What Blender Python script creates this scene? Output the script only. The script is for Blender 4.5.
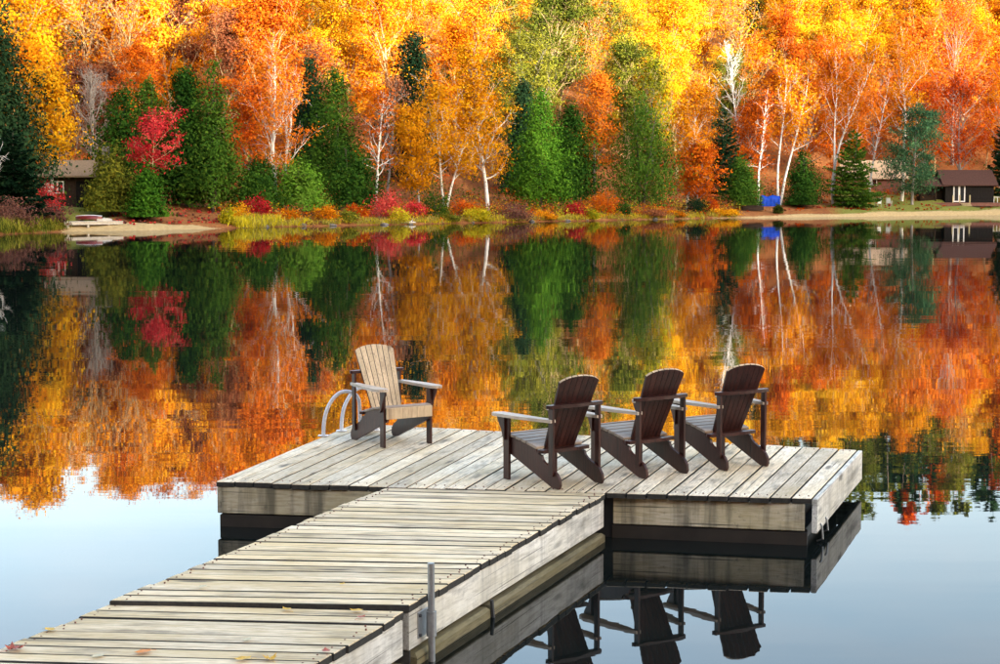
import bpy, bmesh, math, random
import numpy as np
from mathutils import Vector, Matrix

# ------------------------------------------------------------------ camera, sky, sun, exposure
sc = bpy.context.scene
for o in list(bpy.data.objects):
    bpy.data.objects.remove(o)
COL = sc.collection
F, YH, CX, CY, HC = 1700.0, 192.0, 500.0, 332.0, 2.63      # focal length in px of a 1000x664 frame, horizon row, centre, eye height
PITCH = math.atan((CY - YH) / F)
cam = bpy.data.cameras.new('camera')
cam.sensor_width = 36.0
cam.lens = 36.0 * F / 1000.0
cam.clip_start = 0.1
cam.clip_end = 5000
camo = bpy.data.objects.new('camera', cam)
COL.objects.link(camo)
camo.location = (0, 0, HC)
camo.rotation_euler = (math.pi / 2 - PITCH, 0, 0)
sc.camera = camo

SUN_EL, SUN_AZ = math.radians(12.0), math.radians(138.0)     # azimuth clockwise from +Y: behind the camera, to the right
world = bpy.data.worlds.new('World')
sc.world = world
world.use_nodes = True
wn, wl = world.node_tree.nodes, world.node_tree.links
sky = wn.new('ShaderNodeTexSky')
sky.sky_type = 'NISHITA'
sky.sun_disc = False
sky.sun_elevation = SUN_EL
sky.sun_rotation = SUN_AZ
sky.altitude = 300
sky.air_density = 1.0
sky.dust_density = 2.5
sky.ozone_density = 0.2
wtc = wn.new('ShaderNodeTexCoord')
wmp = wn.new('ShaderNodeMapping'); wmp.inputs['Scale'].default_value = (1.0, 1.0, 3.5)
wl.new(wtc.outputs['Generated'], wmp.inputs['Vector'])
wno = wn.new('ShaderNodeTexNoise'); wno.inputs['Scale'].default_value = 2.6; wno.inputs['Detail'].default_value = 6; wno.inputs['Roughness'].default_value = .58
wl.new(wmp.outputs[0], wno.inputs['Vector'])
wrp = wn.new('ShaderNodeValToRGB')
wrp.color_ramp.elements[0].position = .42; wrp.color_ramp.elements[0].color = (0, 0, 0, 1)
wrp.color_ramp.elements[1].position = .72; wrp.color_ramp.elements[1].color = (.45, .45, .45, 1)
wl.new(wno.outputs['Fac'], wrp.inputs[0])
wbw = wn.new('ShaderNodeRGBToBW'); wl.new(sky.outputs[0], wbw.inputs[0])
wsc = wn.new('ShaderNodeMath'); wsc.operation = 'MULTIPLY'; wsc.inputs[1].default_value = 1.25; wl.new(wbw.outputs[0], wsc.inputs[0])
wmx = wn.new('ShaderNodeMix'); wmx.data_type = 'RGBA'
wl.new(wrp.outputs[0], wmx.inputs[0]); wl.new(sky.outputs[0], wmx.inputs[6]); wl.new(wsc.outputs[0], wmx.inputs[7])
wl.new(wmx.outputs[2], wn['Background'].inputs[0])
wn['Background'].inputs[1].default_value = 0.15
sl = bpy.data.lights.new('sun', 'SUN')
sl.energy = 3.2
sl.angle = math.radians(0.5)
sl.color = (1.0, 0.9, 0.74)
suno = bpy.data.objects.new('sun', sl)
COL.objects.link(suno)
to_sun = Vector((math.sin(SUN_AZ) * math.cos(SUN_EL), math.cos(SUN_AZ) * math.cos(SUN_EL), math.sin(SUN_EL)))
suno.rotation_euler = to_sun.to_track_quat('Z', 'Y').to_euler()
suno.location = (60, -60, 120)
sc.view_settings.view_transform = 'Standard'
sc.view_settings.look = 'None'
sc.view_settings.gamma = 1.0
sc.view_settings.use_curve_mapping = False
sc.view_settings.exposure = 2.5
sc.render.engine = 'CYCLES'
sc.cycles.use_denoising = True
sc.cycles.max_bounces = 6
sc.cycles.diffuse_bounces = 3
sc.cycles.glossy_bounces = 3
sc.cycles.transmission_bounces = 4
sc.cycles.transparent_max_bounces = 4
sc.cycles.caustics_reflective = False
sc.cycles.caustics_refractive = False

RNG = np.random.default_rng(7)
random.seed(7)
R = math.radians

def ray(px, py):
    dx, dz = (px - CX) / F, -(py - CY) / F
    return dx, math.cos(PITCH) + dz * math.sin(PITCH), -math.sin(PITCH) + dz * math.cos(PITCH)

def onplane(px, py, z):                       # the point of the horizontal plane z that this pixel shows
    x, y, w = ray(px, py)
    t = (z - HC) / w
    return Vector((x * t, y * t, z))

def at(px, py, Y):                            # the point at distance Y that this pixel shows
    x, y, w = ray(px, py)
    t = Y / y
    return Vector((x * t, Y, HC + w * t))

# ------------------------------------------------------------------ tags and mesh helpers
def tag(o, label=None, cat=None, group=None, kind=None):
    if label: o['label'] = label
    if cat: o['category'] = cat
    if group: o['group'] = group
    if kind: o['kind'] = kind
    return o

def empty(name, loc=(0, 0, 0), rz=0.0, label=None, cat=None, group=None):
    o = bpy.data.objects.new(name, None)
    o.empty_display_size = 0.2
    COL.objects.link(o)
    o.location = loc
    o.rotation_euler = (0, 0, rz)
    return tag(o, label, cat, group)

def link(name, me, parent=None, loc=None, rz=None):
    o = bpy.data.objects.new(name, me)
    COL.objects.link(o)
    if parent is not None: o.parent = parent
    if loc is not None: o.location = loc
    if rz is not None: o.rotation_euler = (0, 0, rz)
    return o

def copy_tree(o, parent=None):
    c = o.copy()
    COL.objects.link(c)
    c.parent = parent
    for ch in list(o.children):
        copy_tree(ch, c)
    return c

def np_mesh(name, V, Q=None, T=None, mats=(), tint=None, smooth=False, mi=None):
    V = np.asarray(V, np.float32).reshape(-1, 3)
    me = bpy.data.meshes.new(name)
    nq = 0 if Q is None else len(Q)
    nt = 0 if T is None else len(T)
    me.vertices.add(len(V))
    me.vertices.foreach_set('co', V.ravel())
    loops = []
    if nq: loops.append(np.asarray(Q, np.int32).ravel())
    if nt: loops.append(np.asarray(T, np.int32).ravel())
    loops = np.concatenate(loops)
    me.loops.add(len(loops))
    me.loops.foreach_set('vertex_index', loops)
    me.polygons.add(nq + nt)
    starts = np.concatenate([np.arange(nq) * 4, nq * 4 + np.arange(nt) * 3]).astype(np.int32)
    me.polygons.foreach_set('loop_start', starts)
    if smooth: me.polygons.foreach_set('use_smooth', np.ones(nq + nt, bool))
    for m in mats: me.materials.append(m)
    if mi is not None: me.polygons.foreach_set('material_index', np.asarray(mi, np.int32))
    me.update(calc_edges=True)
    if tint is not None:
        a = me.attributes.new('tint', 'FLOAT', 'FACE')
        a.data.foreach_set('value', np.asarray(tint, np.float32))
    me.validate()
    return me

class MB:                                     # collects polygons of one mesh
    def __init__(s): s.v, s.f, s.m = [], [], []
    def add(s, vs, fs, m=0):
        n = len(s.v)
        s.v += [tuple(v) for v in vs]
        s.f += [tuple(i + n for i in f) for f in fs]
        s.m += [m] * len(fs)
    def box(s, c, d, rot=None, ch=0.0, m=0):
        hx, hy, hz = d[0] / 2, d[1] / 2, d[2] / 2
        if ch <= 0:
            vs = [(x, y, z) for z in (-hz, hz) for y in (-hy, hy) for x in (-hx, hx)]
            fs = [(0, 2, 3, 1), (4, 5, 7, 6), (0, 1, 5, 4), (2, 6, 7, 3), (0, 4, 6, 2), (1, 3, 7, 5)]
        else:
            ring = lambda i, z: [(-hx + i, -hy + i, z), (hx - i, -hy + i, z), (hx - i, hy - i, z), (-hx + i, hy - i, z)]
            vs = ring(ch, -hz) + ring(0, -hz + ch) + ring(0, hz - ch) + ring(ch, hz)
            fs = [(3, 2, 1, 0), (12, 13, 14, 15)]
            for k in range(3):
                for i in range(4):
                    j = (i + 1) % 4
                    fs.append((k * 4 + i, k * 4 + j, k * 4 + 4 + j, k * 4 + 4 + i))
        M = rot if rot is not None else Matrix.Identity(3)
        s.add([M @ Vector(v) + Vector(c) for v in vs], fs, m)
    def prism(s, poly, z0, z1, M=None, m=0, sm=None):      # a 2D outline (x, y) pushed along z, then placed by the 4x4 M
        n = len(poly)
        vs = [Vector((p[0], p[1], z0)) for p in poly] + [Vector((p[0], p[1], z1)) for p in poly]
        if M is not None: vs = [M @ v for v in vs]
        s.add(vs, [tuple(range(n - 1, -1, -1)), tuple(range(n, 2 * n))], m)
        k = len(s.v) - 2 * n
        for i in range(n):
            j = (i + 1) % n
            s.f.append((k + i, k + j, k + n + j, k + n + i))
            s.m.append(m if sm is None else sm)
    def tube(s, pts, rad, k=8, m=0, cap=True):
        P = [Vector(p) for p in pts]
        rads = rad if hasattr(rad, '__len__') else [rad] * len(P)
        n0 = len(s.v)
        ref = None
        for i, p in enumerate(P):
            t = (P[min(i + 1, len(P) - 1)] - P[max(i - 1, 0)]).normalized()
            if ref is None:
                ref = t.orthogonal().normalized()
            ref = (ref - t * ref.dot(t)).normalized()
            b = t.cross(ref)
            for j in range(k):
                a = 2 * math.pi * j / k
                s.v.append(tuple(p + (ref * math.cos(a) + b * math.sin(a)) * rads[i]))
        for i in range(len(P) - 1):
            for j in range(k):
                q = (j + 1) % k
                s.f.append((n0 + i * k + j, n0 + i * k + q, n0 + (i + 1) * k + q, n0 + (i + 1) * k + j)); s.m.append(m)
        if cap:
            s.f.append(tuple(n0 + j for j in range(k - 1, -1, -1))); s.m.append(m)
            e = n0 + (len(P) - 1) * k
            s.f.append(tuple(e + j for j in range(k))); s.m.append(m)
    def mesh(s, name, mats, smooth=False):
        me = bpy.data.meshes.new(name)
        me.from_pydata(s.v, [], s.f)
        for m in (mats if isinstance(mats, (list, tuple)) else [mats]): me.materials.append(m)
        me.polygons.foreach_set('material_index', np.asarray(s.m, np.int32))
        if smooth: me.polygons.foreach_set('use_smooth', np.ones(len(s.f), bool))
        me.update()
        return me
    def build(s, name, mats, parent=None, loc=None, rz=None, smooth=False):
        return link(name, s.mesh(name, mats, smooth), parent, loc, rz)

# ------------------------------------------------------------------ materials
def nt(name):
    m = bpy.data.materials.new(name)
    m.use_nodes = True
    n = m.node_tree.nodes
    return m, n, m.node_tree.links, n['Principled BSDF'], n['Material Output']

def ramp(n, stops, interp='LINEAR'):
    r = n.new('ShaderNodeValToRGB')
    r.color_ramp.interpolation = interp
    e = r.color_ramp.elements
    while len(e) > 1: e.remove(e[0])
    e[0].position = stops[0][0]; e[0].color = (*stops[0][1], 1)
    for p, c in stops[1:]:
        q = e.new(p); q.color = (*c, 1)
    return r

def noise(n, l, vec, scale, detail=4, rough=0.55):
    t = n.new('ShaderNodeTexNoise')
    t.inputs['Scale'].default_value = scale
    t.inputs['Detail'].default_value = detail
    t.inputs['Roughness'].default_value = rough
    if vec is not None: l.new(vec, t.inputs['Vector'])
    return t

def mapping(n, l, vec, scale=(1, 1, 1)):
    m = n.new('ShaderNodeMapping')
    m.inputs['Scale'].default_value = scale
    l.new(vec, m.inputs['Vector'])
    return m.outputs[0]

def mathn(n, l, op, a, b=None, clamp=False):
    m = n.new('ShaderNodeMath')
    m.operation = op
    m.use_clamp = clamp
    for i, v in enumerate((a, b)):
        if v is None: continue
        if hasattr(v, 'default_value') or hasattr(v, 'is_linked'): l.new(v, m.inputs[i])
        else: m.inputs[i].default_value = v
    return m.outputs[0]

def mixc(n, l, fac, a, b, mode='MIX'):
    m = n.new('ShaderNodeMix')
    m.data_type = 'RGBA'
    m.blend_type = mode
    for key, v in ((0, fac), (6, a), (7, b)):
        if isinstance(v, (int, float)): m.inputs[key].default_value = v
        elif isinstance(v, tuple): m.inputs[key].default_value = (*v, 1)
        else: l.new(v, m.inputs[key])
    return m.outputs[2]

def bump(n, l, h, strength, dist, bsdf):
    b = n.new('ShaderNodeBump')
    b.inputs['Strength'].default_value = strength
    b.inputs['Distance'].default_value = dist
    l.new(h, b.inputs['Height'])
    l.new(b.outputs[0], bsdf.inputs['Normal'])

def leaf_mat(name, cols, trans=0.22):
    m, n, l, b, out = nt(name)
    a = n.new('ShaderNodeAttribute'); a.attribute_name = 'tint'
    oi = n.new('ShaderNodeObjectInfo')
    s = mathn(n, l, 'ADD', a.outputs['Fac'], mathn(n, l, 'MULTIPLY', mathn(n, l, 'SUBTRACT', oi.outputs['Random'], 0.5), 0.75))
    k = len(cols)
    r = ramp(n, [(i / (k - 1), c) for i, c in enumerate(cols)])
    l.new(s, r.inputs[0])
    d = n.new('ShaderNodeBsdfDiffuse'); l.new(r.outputs[0], d.inputs['Color'])
    t = n.new('ShaderNodeBsdfTranslucent'); l.new(r.outputs[0], t.inputs['Color'])
    mx = n.new('ShaderNodeMixShader'); mx.inputs[0].default_value = trans
    l.new(d.outputs[0], mx.inputs[1]); l.new(t.outputs[0], mx.inputs[2])
    l.new(mx.outputs[0], out.inputs['Surface'])
    n.remove(b)
    return m

LEAF = {
    'yellow':  leaf_mat('leaves_yellow', [(.54, .20, .006), (.73, .32, .008), (.81, .43, .012), (.86, .54, .035)]),
    'lime':    leaf_mat('leaves_lime', [(.20, .24, .012), (.46, .40, .012), (.66, .52, .02), (.70, .60, .05)]),
    'gold':    leaf_mat('leaves_gold', [(.50, .125, .005), (.67, .205, .006), (.75, .28, .009), (.81, .38, .02)]),
    'orange':  leaf_mat('leaves_orange', [(.42, .075, .006), (.60, .12, .008), (.70, .17, .012), (.74, .25, .02)]),
    'redor':   leaf_mat('leaves_red_orange', [(.34, .035, .006), (.52, .065, .006), (.62, .10, .008), (.68, .17, .015)]),
    'red':     leaf_mat('leaves_red', [(.34, .010, .016), (.55, .025, .032), (.70, .06, .06), (.76, .15, .10)]),
    'russet':  leaf_mat('leaves_russet', [(.16, .05, .025), (.26, .08, .035), (.34, .12, .05), (.40, .17, .07)]),
    'olive':   leaf_mat('leaves_olive', [(.035, .055, .010), (.08, .105, .014), (.15, .16, .018), (.26, .24, .025)]),
    'cedar':   leaf_mat('needles_cedar', [(.016, .050, .008), (.034, .092, .012), (.060, .135, .014), (.10, .18, .02)], .2),
    'bright':  leaf_mat('needles_bright_green', [(.032, .10, .010), (.064, .17, .014), (.105, .24, .018), (.16, .29, .03)], .2),
    'dark':    leaf_mat('needles_dark', [(.006, .020, .009), (.013, .036, .016), (.022, .052, .020), (.034, .072, .026)], .15),
    'pine':    leaf_mat('needles_pine', [(.016, .050, .028), (.030, .085, .044), (.05, .125, .056), (.08, .165, .07)], .2),
    'grass':   leaf_mat('grass_blades', [(.14, .15, .02), (.28, .26, .03), (.42, .36, .05), (.52, .42, .12)], .3),
    'plum':    leaf_mat('leaves_plum', [(.07, .03, .03), (.13, .05, .045), (.19, .08, .06), (.24, .11, .07)]),
}

def bark_mat(name, c1, c2, scale=6, stretch=(1, 1, .25), bands=None):
    m, n, l, b, out = nt(name)
    tc = n.new('ShaderNodeTexCoord')
    v = mapping(n, l, tc.outputs['Object'], stretch)
    ns = noise(n, l, v, scale, 5, .65)
    r = ramp(n, [(.3, c1), (.62, c2)])
    l.new(ns.outputs['Fac'], r.inputs[0])
    col = r.outputs[0]
    if bands:
        n2 = noise(n, l, mapping(n, l, tc.outputs['Object'], (.8, .8, 3.0)), 2.2, 4, .6)
        r2 = ramp(n, [(.60, (0, 0, 0)), (.66, (1, 1, 1))])
        l.new(n2.outputs['Fac'], r2.inputs[0])
        col = mixc(n, l, r2.outputs[0], col, bands)
    l.new(col, b.inputs['Base Color'])
    b.inputs['Roughness'].default_value = .85
    bump(n, l, ns.outputs['Fac'], .5, .03, b)
    return m

BARK = {
    'brown': bark_mat('bark_brown', (.06, .045, .035), (.17, .13, .10)),
    'grey': bark_mat('bark_grey', (.16, .14, .12), (.34, .30, .26)),
    'birch': bark_mat('bark_birch', (.58, .54, .46), (.82, .79, .72), 4, (1, 1, 1), (.10, .085, .07)),
    'tan': bark_mat('bark_tan', (.34, .22, .10), (.56, .40, .20)),
}

def wood_mat(name, base, pale, moss, dark, rough=.8, grain=1.0, axis='Y', spec=.3, streak=0.0):
    """weathered board: grain along the board's own axis, blotches, moss tint, black knots and splits"""
    m, n, l, b, out = nt(name)
    tc = n.new('ShaderNodeTexCoord')
    oi = n.new('ShaderNodeObjectInfo')
    off = n.new('ShaderNodeVectorMath'); off.operation = 'ADD'
    l.new(tc.outputs['Object'], off.inputs[0])
    cx = n.new('ShaderNodeCombineXYZ')
    for i in range(3):
        l.new(mathn(n, l, 'MULTIPLY', oi.outputs['Random'], 37.0 + 19 * i), cx.inputs[i])
    l.new(cx.outputs[0], off.inputs[1])
    P = off.outputs[0]
    st = {'Y': (1, .10, 1), 'X': (.10, 1, 1), 'Z': (1, 1, .10)}[axis]
    st2 = {'Y': (1, .22, 1), 'X': (.22, 1, 1), 'Z': (1, 1, .22)}[axis]
    g1 = noise(n, l, mapping(n, l, P, st), 80 * grain, 6, .65)
    g2 = noise(n, l, mapping(n, l, P, st2), 9 * grain, 5, .6)
    blot = noise(n, l, mapping(n, l, P, st2), 3.0, 4, .6)
    kn = noise(n, l, mapping(n, l, P, st2), 14, 3, .5)
    r1 = ramp(n, [(.34, base), (.56, pale)]); l.new(g1.outputs['Fac'], r1.inputs[0])
    col = r1.outputs[0]
    rm = ramp(n, [(.42, (0, 0, 0)), (.70, (1, 1, 1))]); l.new(blot.outputs['Fac'], rm.inputs[0])
    col = mixc(n, l, mathn(n, l, 'MULTIPLY', rm.outputs[0], .75), col, moss)
    geo = n.new('ShaderNodeNewGeometry')
    big = noise(n, l, geo.outputs['Position'], 1.3, 6, .68)
    rb = ramp(n, [(.44, (0, 0, 0)), (.66, (1, 1, 1))]); l.new(big.outputs['Fac'], rb.inputs[0])
    col = mixc(n, l, mathn(n, l, 'MULTIPLY', rb.outputs[0], .6), col, tuple(.78 * a + .22 * b for a, b in zip(moss, dark)))
    rd = ramp(n, [(.53, (0, 0, 0)), (.70, (1, 1, 1))]); l.new(g2.outputs['Fac'], rd.inputs[0])
    col = mixc(n, l, mathn(n, l, 'MULTIPLY', rd.outputs[0], .7), col, dark)
    rk = ramp(n, [(.72, (0, 0, 0)), (.78, (1, 1, 1))]); l.new(kn.outputs['Fac'], rk.inputs[0])
    col = mixc(n, l, mathn(n, l, 'MULTIPLY', rk.outputs[0], .8), col, tuple(c * .35 for c in dark))
    st3 = {'Y': (1, .012, 1), 'X': (.012, 1, 1), 'Z': (1, 1, .012)}[axis]
    cr = noise(n, l, mapping(n, l, P, st3), 75, 2, .5)
    rc = ramp(n, [(.63, (0, 0, 0)), (.69, (1, 1, 1))]); l.new(cr.outputs['Fac'], rc.inputs[0])
    col = mixc(n, l, mathn(n, l, 'MULTIPLY', rc.outputs[0], .75), col, tuple(c * .6 for c in dark))
    if streak > 0:                                        # run-off stains down the face and moss along the wet lower edge
        sk = noise(n, l, mapping(n, l, P, (1, 1, .10)), 7.5, 5, .6)
        rs = ramp(n, [(.46, (0, 0, 0)), (.64, (1, 1, 1))]); l.new(sk.outputs['Fac'], rs.inputs[0])
        col = mixc(n, l, mathn(n, l, 'MULTIPLY', rs.outputs[0], streak), col, dark)
        bl = noise(n, l, P, 16, 6, .75)
        rq = ramp(n, [(.58, (0, 0, 0)), (.66, (1, 1, 1))]); l.new(bl.outputs['Fac'], rq.inputs[0])
        col = mixc(n, l, mathn(n, l, 'MULTIPLY', rq.outputs[0], streak * .7), col, tuple(c * .7 for c in dark))
    vo = n.new('ShaderNodeTexVoronoi'); vo.inputs['Scale'].default_value = 4.6
    l.new(mapping(n, l, P, st2), vo.inputs['Vector'])
    rv = ramp(n, [(.07, (1, 1, 1)), (.15, (0, 0, 0))]); l.new(vo.outputs['Distance'], rv.inputs[0])
    col = mixc(n, l, mathn(n, l, 'MULTIPLY', rv.outputs[0], .8), col, tuple(c * .7 for c in dark))
    hsv = n.new('ShaderNodeHueSaturation')
    l.new(col, hsv.inputs['Color'])
    l.new(mathn(n, l, 'ADD', mathn(n, l, 'MULTIPLY', oi.outputs['Random'], .40), .84), hsv.inputs['Value'])
    l.new(hsv.outputs[0], b.inputs['Base Color'])
    b.inputs['Roughness'].default_value = rough
    b.inputs['Specular IOR Level'].default_value = spec
    h = mathn(n, l, 'ADD', g1.outputs['Fac'], mathn(n, l, 'MULTIPLY', rk.outputs[0], -1.0))
    bump(n, l, h, .5, .004, b)
    return m

M_DECK = wood_mat('weathered_deck_board', (.52, .40, .27), (.84, .72, .55), (.60, .44, .24), (.13, .105, .08))
M_DECKX = wood_mat('weathered_walkway_board', (.52, .375, .22), (.84, .68, .47), (.64, .45, .20), (.11, .085, .06), axis='X')
M_FASCIA = wood_mat('weathered_fascia_board', (.38, .32, .22), (.62, .55, .42), (.48, .39, .18), (.08, .075, .055), axis='X', grain=.8, streak=.75)
M_FASCIA_LIT = wood_mat('lit_fascia_board', (.48, .45, .40), (.76, .73, .67), (.54, .49, .38), (.17, .155, .135), axis='X', grain=.8, streak=.35)  # right-facing boards, the brighter sky on that side put into a paler colour
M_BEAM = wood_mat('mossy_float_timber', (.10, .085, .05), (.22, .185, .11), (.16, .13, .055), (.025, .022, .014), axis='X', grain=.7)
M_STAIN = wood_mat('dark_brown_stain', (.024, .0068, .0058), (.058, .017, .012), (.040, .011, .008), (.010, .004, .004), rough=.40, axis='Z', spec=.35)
M_TAN = wood_mat('pale_tan_board', (.46, .32, .19), (.62, .46, .29), (.50, .37, .22), (.24, .16, .10), rough=.6, axis='Z', spec=.4)  # paler tan for slat fronts, slat tops and the apron
M_ARM = wood_mat('pale_arm_board', (.37, .28, .21), (.52, .42, .33), (.38, .28, .20), (.20, .14, .10), rough=.48, axis='Y', spec=.5)  # arm boards in a paler brown than the frame
M_SEAT = wood_mat('worn_seat_slat', (.24, .17, .12), (.38, .29, .22), (.28, .20, .14), (.12, .08, .06), rough=.5, axis='X', spec=.5)  # seat slats in a lighter brown than the frame

def plain(name, col, rough=.6, metal=0.0, var=.25, scale=8, spec=.5):
    m, n, l, b, out = nt(name)
    tc = n.new('ShaderNodeTexCoord')
    ns = noise(n, l, tc.outputs['Object'], scale, 5, .6)
    r = ramp(n, [(.3, tuple(c * (1 - var) for c in col)), (.7, tuple(min(1, c * (1 + var)) for c in col))])
    l.new(ns.outputs['Fac'], r.inputs[0])
    l.new(r.outputs[0], b.inputs['Base Color'])
    b.inputs['Roughness'].default_value = rough
    b.inputs['Metallic'].default_value = metal
    b.inputs['Specular IOR Level'].default_value = spec
    bump(n, l, ns.outputs['Fac'], .15, .01, b)
    return m

M_END_GAP = plain('end_grain_gap_shade', (.030, .027, .022), .9, var=.5, scale=30)  # end grain; on long board sides it puts gap shade into the colour
M_FLOAT = plain('gap_shade_float', (.012, .012, .012), .5, var=.3)  # floats near black, the shade under the deck put into their colour
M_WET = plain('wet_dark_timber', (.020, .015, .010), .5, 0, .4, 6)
M_STEEL = plain('galvanised_steel', (.33, .34, .35), .42, .7, .15, 25)
M_PIPEW = plain('white_powder_coated_tube', (.78, .76, .77), .35, 0, .05, 20)
M_WHITE = plain('white_paint', (.74, .73, .70), .5, 0, .1, 6)
M_BLACKWALL = plain('black_stained_siding', (.014, .012, .011), .8, 0, .3, 5, .1)
M_BROWNWALL = plain('dark_brown_siding', (.035, .022, .015), .8, 0, .3, 4, .1)
M_CREAM = plain('cream_siding', (.42, .31, .20), .8, 0, .15, 3)
M_RUSTWOOD = plain('red_brown_wood', (.16, .06, .04), .8, 0, .3, 5)
M_SHINGLE = plain('brown_red_shingle', (.075, .038, .03), .9, 0, .25, 9, .1)
M_SHINGLE_T = plain('tan_shingle', (.24, .165, .10), .9, 0, .22, 9, .1)
M_BLUE = plain('blue_tarpaulin', (.006, .05, .42), .5, 0, .3, 3, .15)
M_RED = plain('red_hull_paint', (.16, .02, .018), .35, 0, .15, 5)
M_TIMBER = plain('pale_new_timber', (.46, .38, .20), .75, 0, .2, 6)
M_DARKMETAL = plain('dark_metal', (.05, .05, .055), .5, .4, .2, 10)
M_PALEWOOD = plain('pale_driftwood_boards', (.46, .41, .34), .8, 0, .2, 5)
M_STONE = plain('grey_stone', (.15, .13, .11), .9, 0, .35, 3)

def glass_mat():
    m, n, l, b, out = nt('window_glass')
    b.inputs['Base Color'].default_value = (.02, .025, .03, 1)
    b.inputs['Roughness'].default_value = .06
    b.inputs['Specular IOR Level'].default_value = .8
    return m
M_GLASS = glass_mat()

def water_mat():
    m, n, l, b, out = nt('lake_water')
    geo = n.new('ShaderNodeNewGeometry')
    P = geo.outputs['Position']
    w1 = noise(n, l, mapping(n, l, P, (.20, 1.0, 1)), 1.6, 3, .5)
    w2 = noise(n, l, mapping(n, l, P, (.22, 1.0, 1)), .35, 3, .5)
    w3 = noise(n, l, mapping(n, l, P, (.3, 1, 1)), 7.0, 2, .5)
    patch = noise(n, l, mapping(n, l, P, (.05, .09, 1)), 1.0, 3, .5)
    rp = ramp(n, [(.38, (.25, .25, .25)), (.66, (1, 1, 1))]); l.new(patch.outputs['Fac'], rp.inputs[0])
    h = mathn(n, l, 'ADD', mathn(n, l, 'MULTIPLY', w1.outputs['Fac'], .0013), mathn(n, l, 'MULTIPLY', w2.outputs['Fac'], .0065))
    h = mathn(n, l, 'ADD', h, mathn(n, l, 'MULTIPLY', w3.outputs['Fac'], .00013))
    h = mathn(n, l, 'MULTIPLY', h, rp.outputs[0])
    bp = n.new('ShaderNodeBump'); bp.inputs['Strength'].default_value = 1.0; bp.inputs['Distance'].default_value = 1.0
    l.new(h, bp.inputs['Height'])
    d = n.new('ShaderNodeBsdfDiffuse'); d.inputs['Color'].default_value = (.006, .008, .007, 1)
    g = n.new('ShaderNodeBsdfGlossy'); g.inputs['Roughness'].default_value = .012; g.inputs['Color'].default_value = (.84, .86, .90, 1)
    fr = n.new('ShaderNodeFresnel'); fr.inputs['IOR'].default_value = 1.29
    for q in (g, fr): l.new(bp.outputs[0], q.inputs['Normal'])
    mx = n.new('ShaderNodeMixShader')
    l.new(fr.outputs[0], mx.inputs[0]); l.new(d.outputs[0], mx.inputs[1]); l.new(g.outputs[0], mx.inputs[2])
    l.new(mx.outputs[0], out.inputs['Surface'])
    n.remove(b)
    return m

def ground_mat():
    m, n, l, b, out = nt('forest_floor')
    geo = n.new('ShaderNodeNewGeometry')
    P = geo.outputs['Position']
    a = n.new('ShaderNodeAttribute'); a.attribute_name = 'sand'
    g = n.new('ShaderNodeAttribute'); g.attribute_name = 'lawn'
    n1 = noise(n, l, P, .5, 6, .65)
    n2 = noise(n, l, P, 3.5, 5, .7)
    r = ramp(n, [(.25, (.10, .045, .022)), (.45, (.24, .085, .03)), (.6, (.36, .15, .045)), (.75, (.30, .19, .07))])
    l.new(mathn(n, l, 'ADD', mathn(n, l, 'MULTIPLY', n1.outputs['Fac'], .5), mathn(n, l, 'MULTIPLY', n2.outputs['Fac'], .5)), r.inputs[0])
    s = ramp(n, [(.3, (.40, .27, .12)), (.7, (.60, .44, .22))]); l.new(n2.outputs['Fac'], s.inputs[0])
    w = ramp(n, [(.3, (.12, .15, .025)), (.7, (.26, .24, .05))]); l.new(n2.outputs['Fac'], w.inputs[0])
    jit = mathn(n, l, 'MULTIPLY', mathn(n, l, 'SUBTRACT', n2.outputs['Fac'], .5), .7)
    fs = mathn(n, l, 'ADD', a.outputs['Fac'], jit, True)
    rs = ramp(n, [(.42, (0, 0, 0)), (.58, (1, 1, 1))]); l.new(fs, rs.inputs[0])
    fl = mathn(n, l, 'ADD', g.outputs['Fac'], jit, True)
    rl = ramp(n, [(.40, (0, 0, 0)), (.60, (1, 1, 1))]); l.new(fl, rl.inputs[0])
    col = mixc(n, l, rl.outputs[0], r.outputs[0], w.outputs[0])
    col = mixc(n, l, rs.outputs[0], col, s.outputs[0])
    l.new(col, b.inputs['Base Color'])
    b.inputs['Roughness'].default_value = .95
    b.inputs['Specular IOR Level'].default_value = .1
    bump(n, l, n2.outputs['Fac'], .6, .15, b)
    return m

# ------------------------------------------------------------------ terrain and water
_spx = np.array([-900, -300, 0, 60, 160, 300, 500, 700, 900, 1000, 1400, 2200], float)
_spy = np.array([262, 247, 235, 232, 230, 226.5, 222.5, 218.5, 216, 215, 213, 212], float)
_sY = HC * F / (_spy - YH)
def shoreY(x, y):
    """distance of the waterline along the bearing of (x, y)"""
    x = np.asarray(x, float); y = np.maximum(np.asarray(y, float), 20.0)
    b_ = CX + x / y * F
    return np.interp(b_, _spx, _sY) + .5 * np.sin(b_ * .028) + .35 * np.sin(b_ * .071 + 1)

def ground(x, y):
    x = np.asarray(x, float); y = np.asarray(y, float)
    sy = shoreY(x, y)
    d = y - sy
    slope = (np.interp(sy, [110, 195], [.085, .132]) * (sy + 154) - .4) / 130
    far = np.interp(d, [-6, 0, 2.5, 14, 24], [-1.4, -.03, .45, 1.55, 2.8])
    up = np.clip(d - 24, 0, 130) * slope + np.clip(d - 154, 0, 60) * .03 - np.clip(d - 214, 0, 400) * .12
    far = far + np.where(d > 24, up, 0)
    back = -y                                             # unseen ridge added behind the camera, shaped to shade the lake
    wob = 6 * np.sin(x * .013 + 1) + 4 * np.sin(x * .031) + np.interp(x, [240, 390], [0, 19])  # extra rise on the right, added so the ridge shades the right shore
    near = np.interp(back, [-2, 6, 25, 180, 260, 500], [-1.4, .6, 3.0, 101, 101, 70]) + np.where(back > 60, wob * np.clip((back - 60) / 80, 0, 1), 0)
    return np.where(y > 40, far, near)

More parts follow.
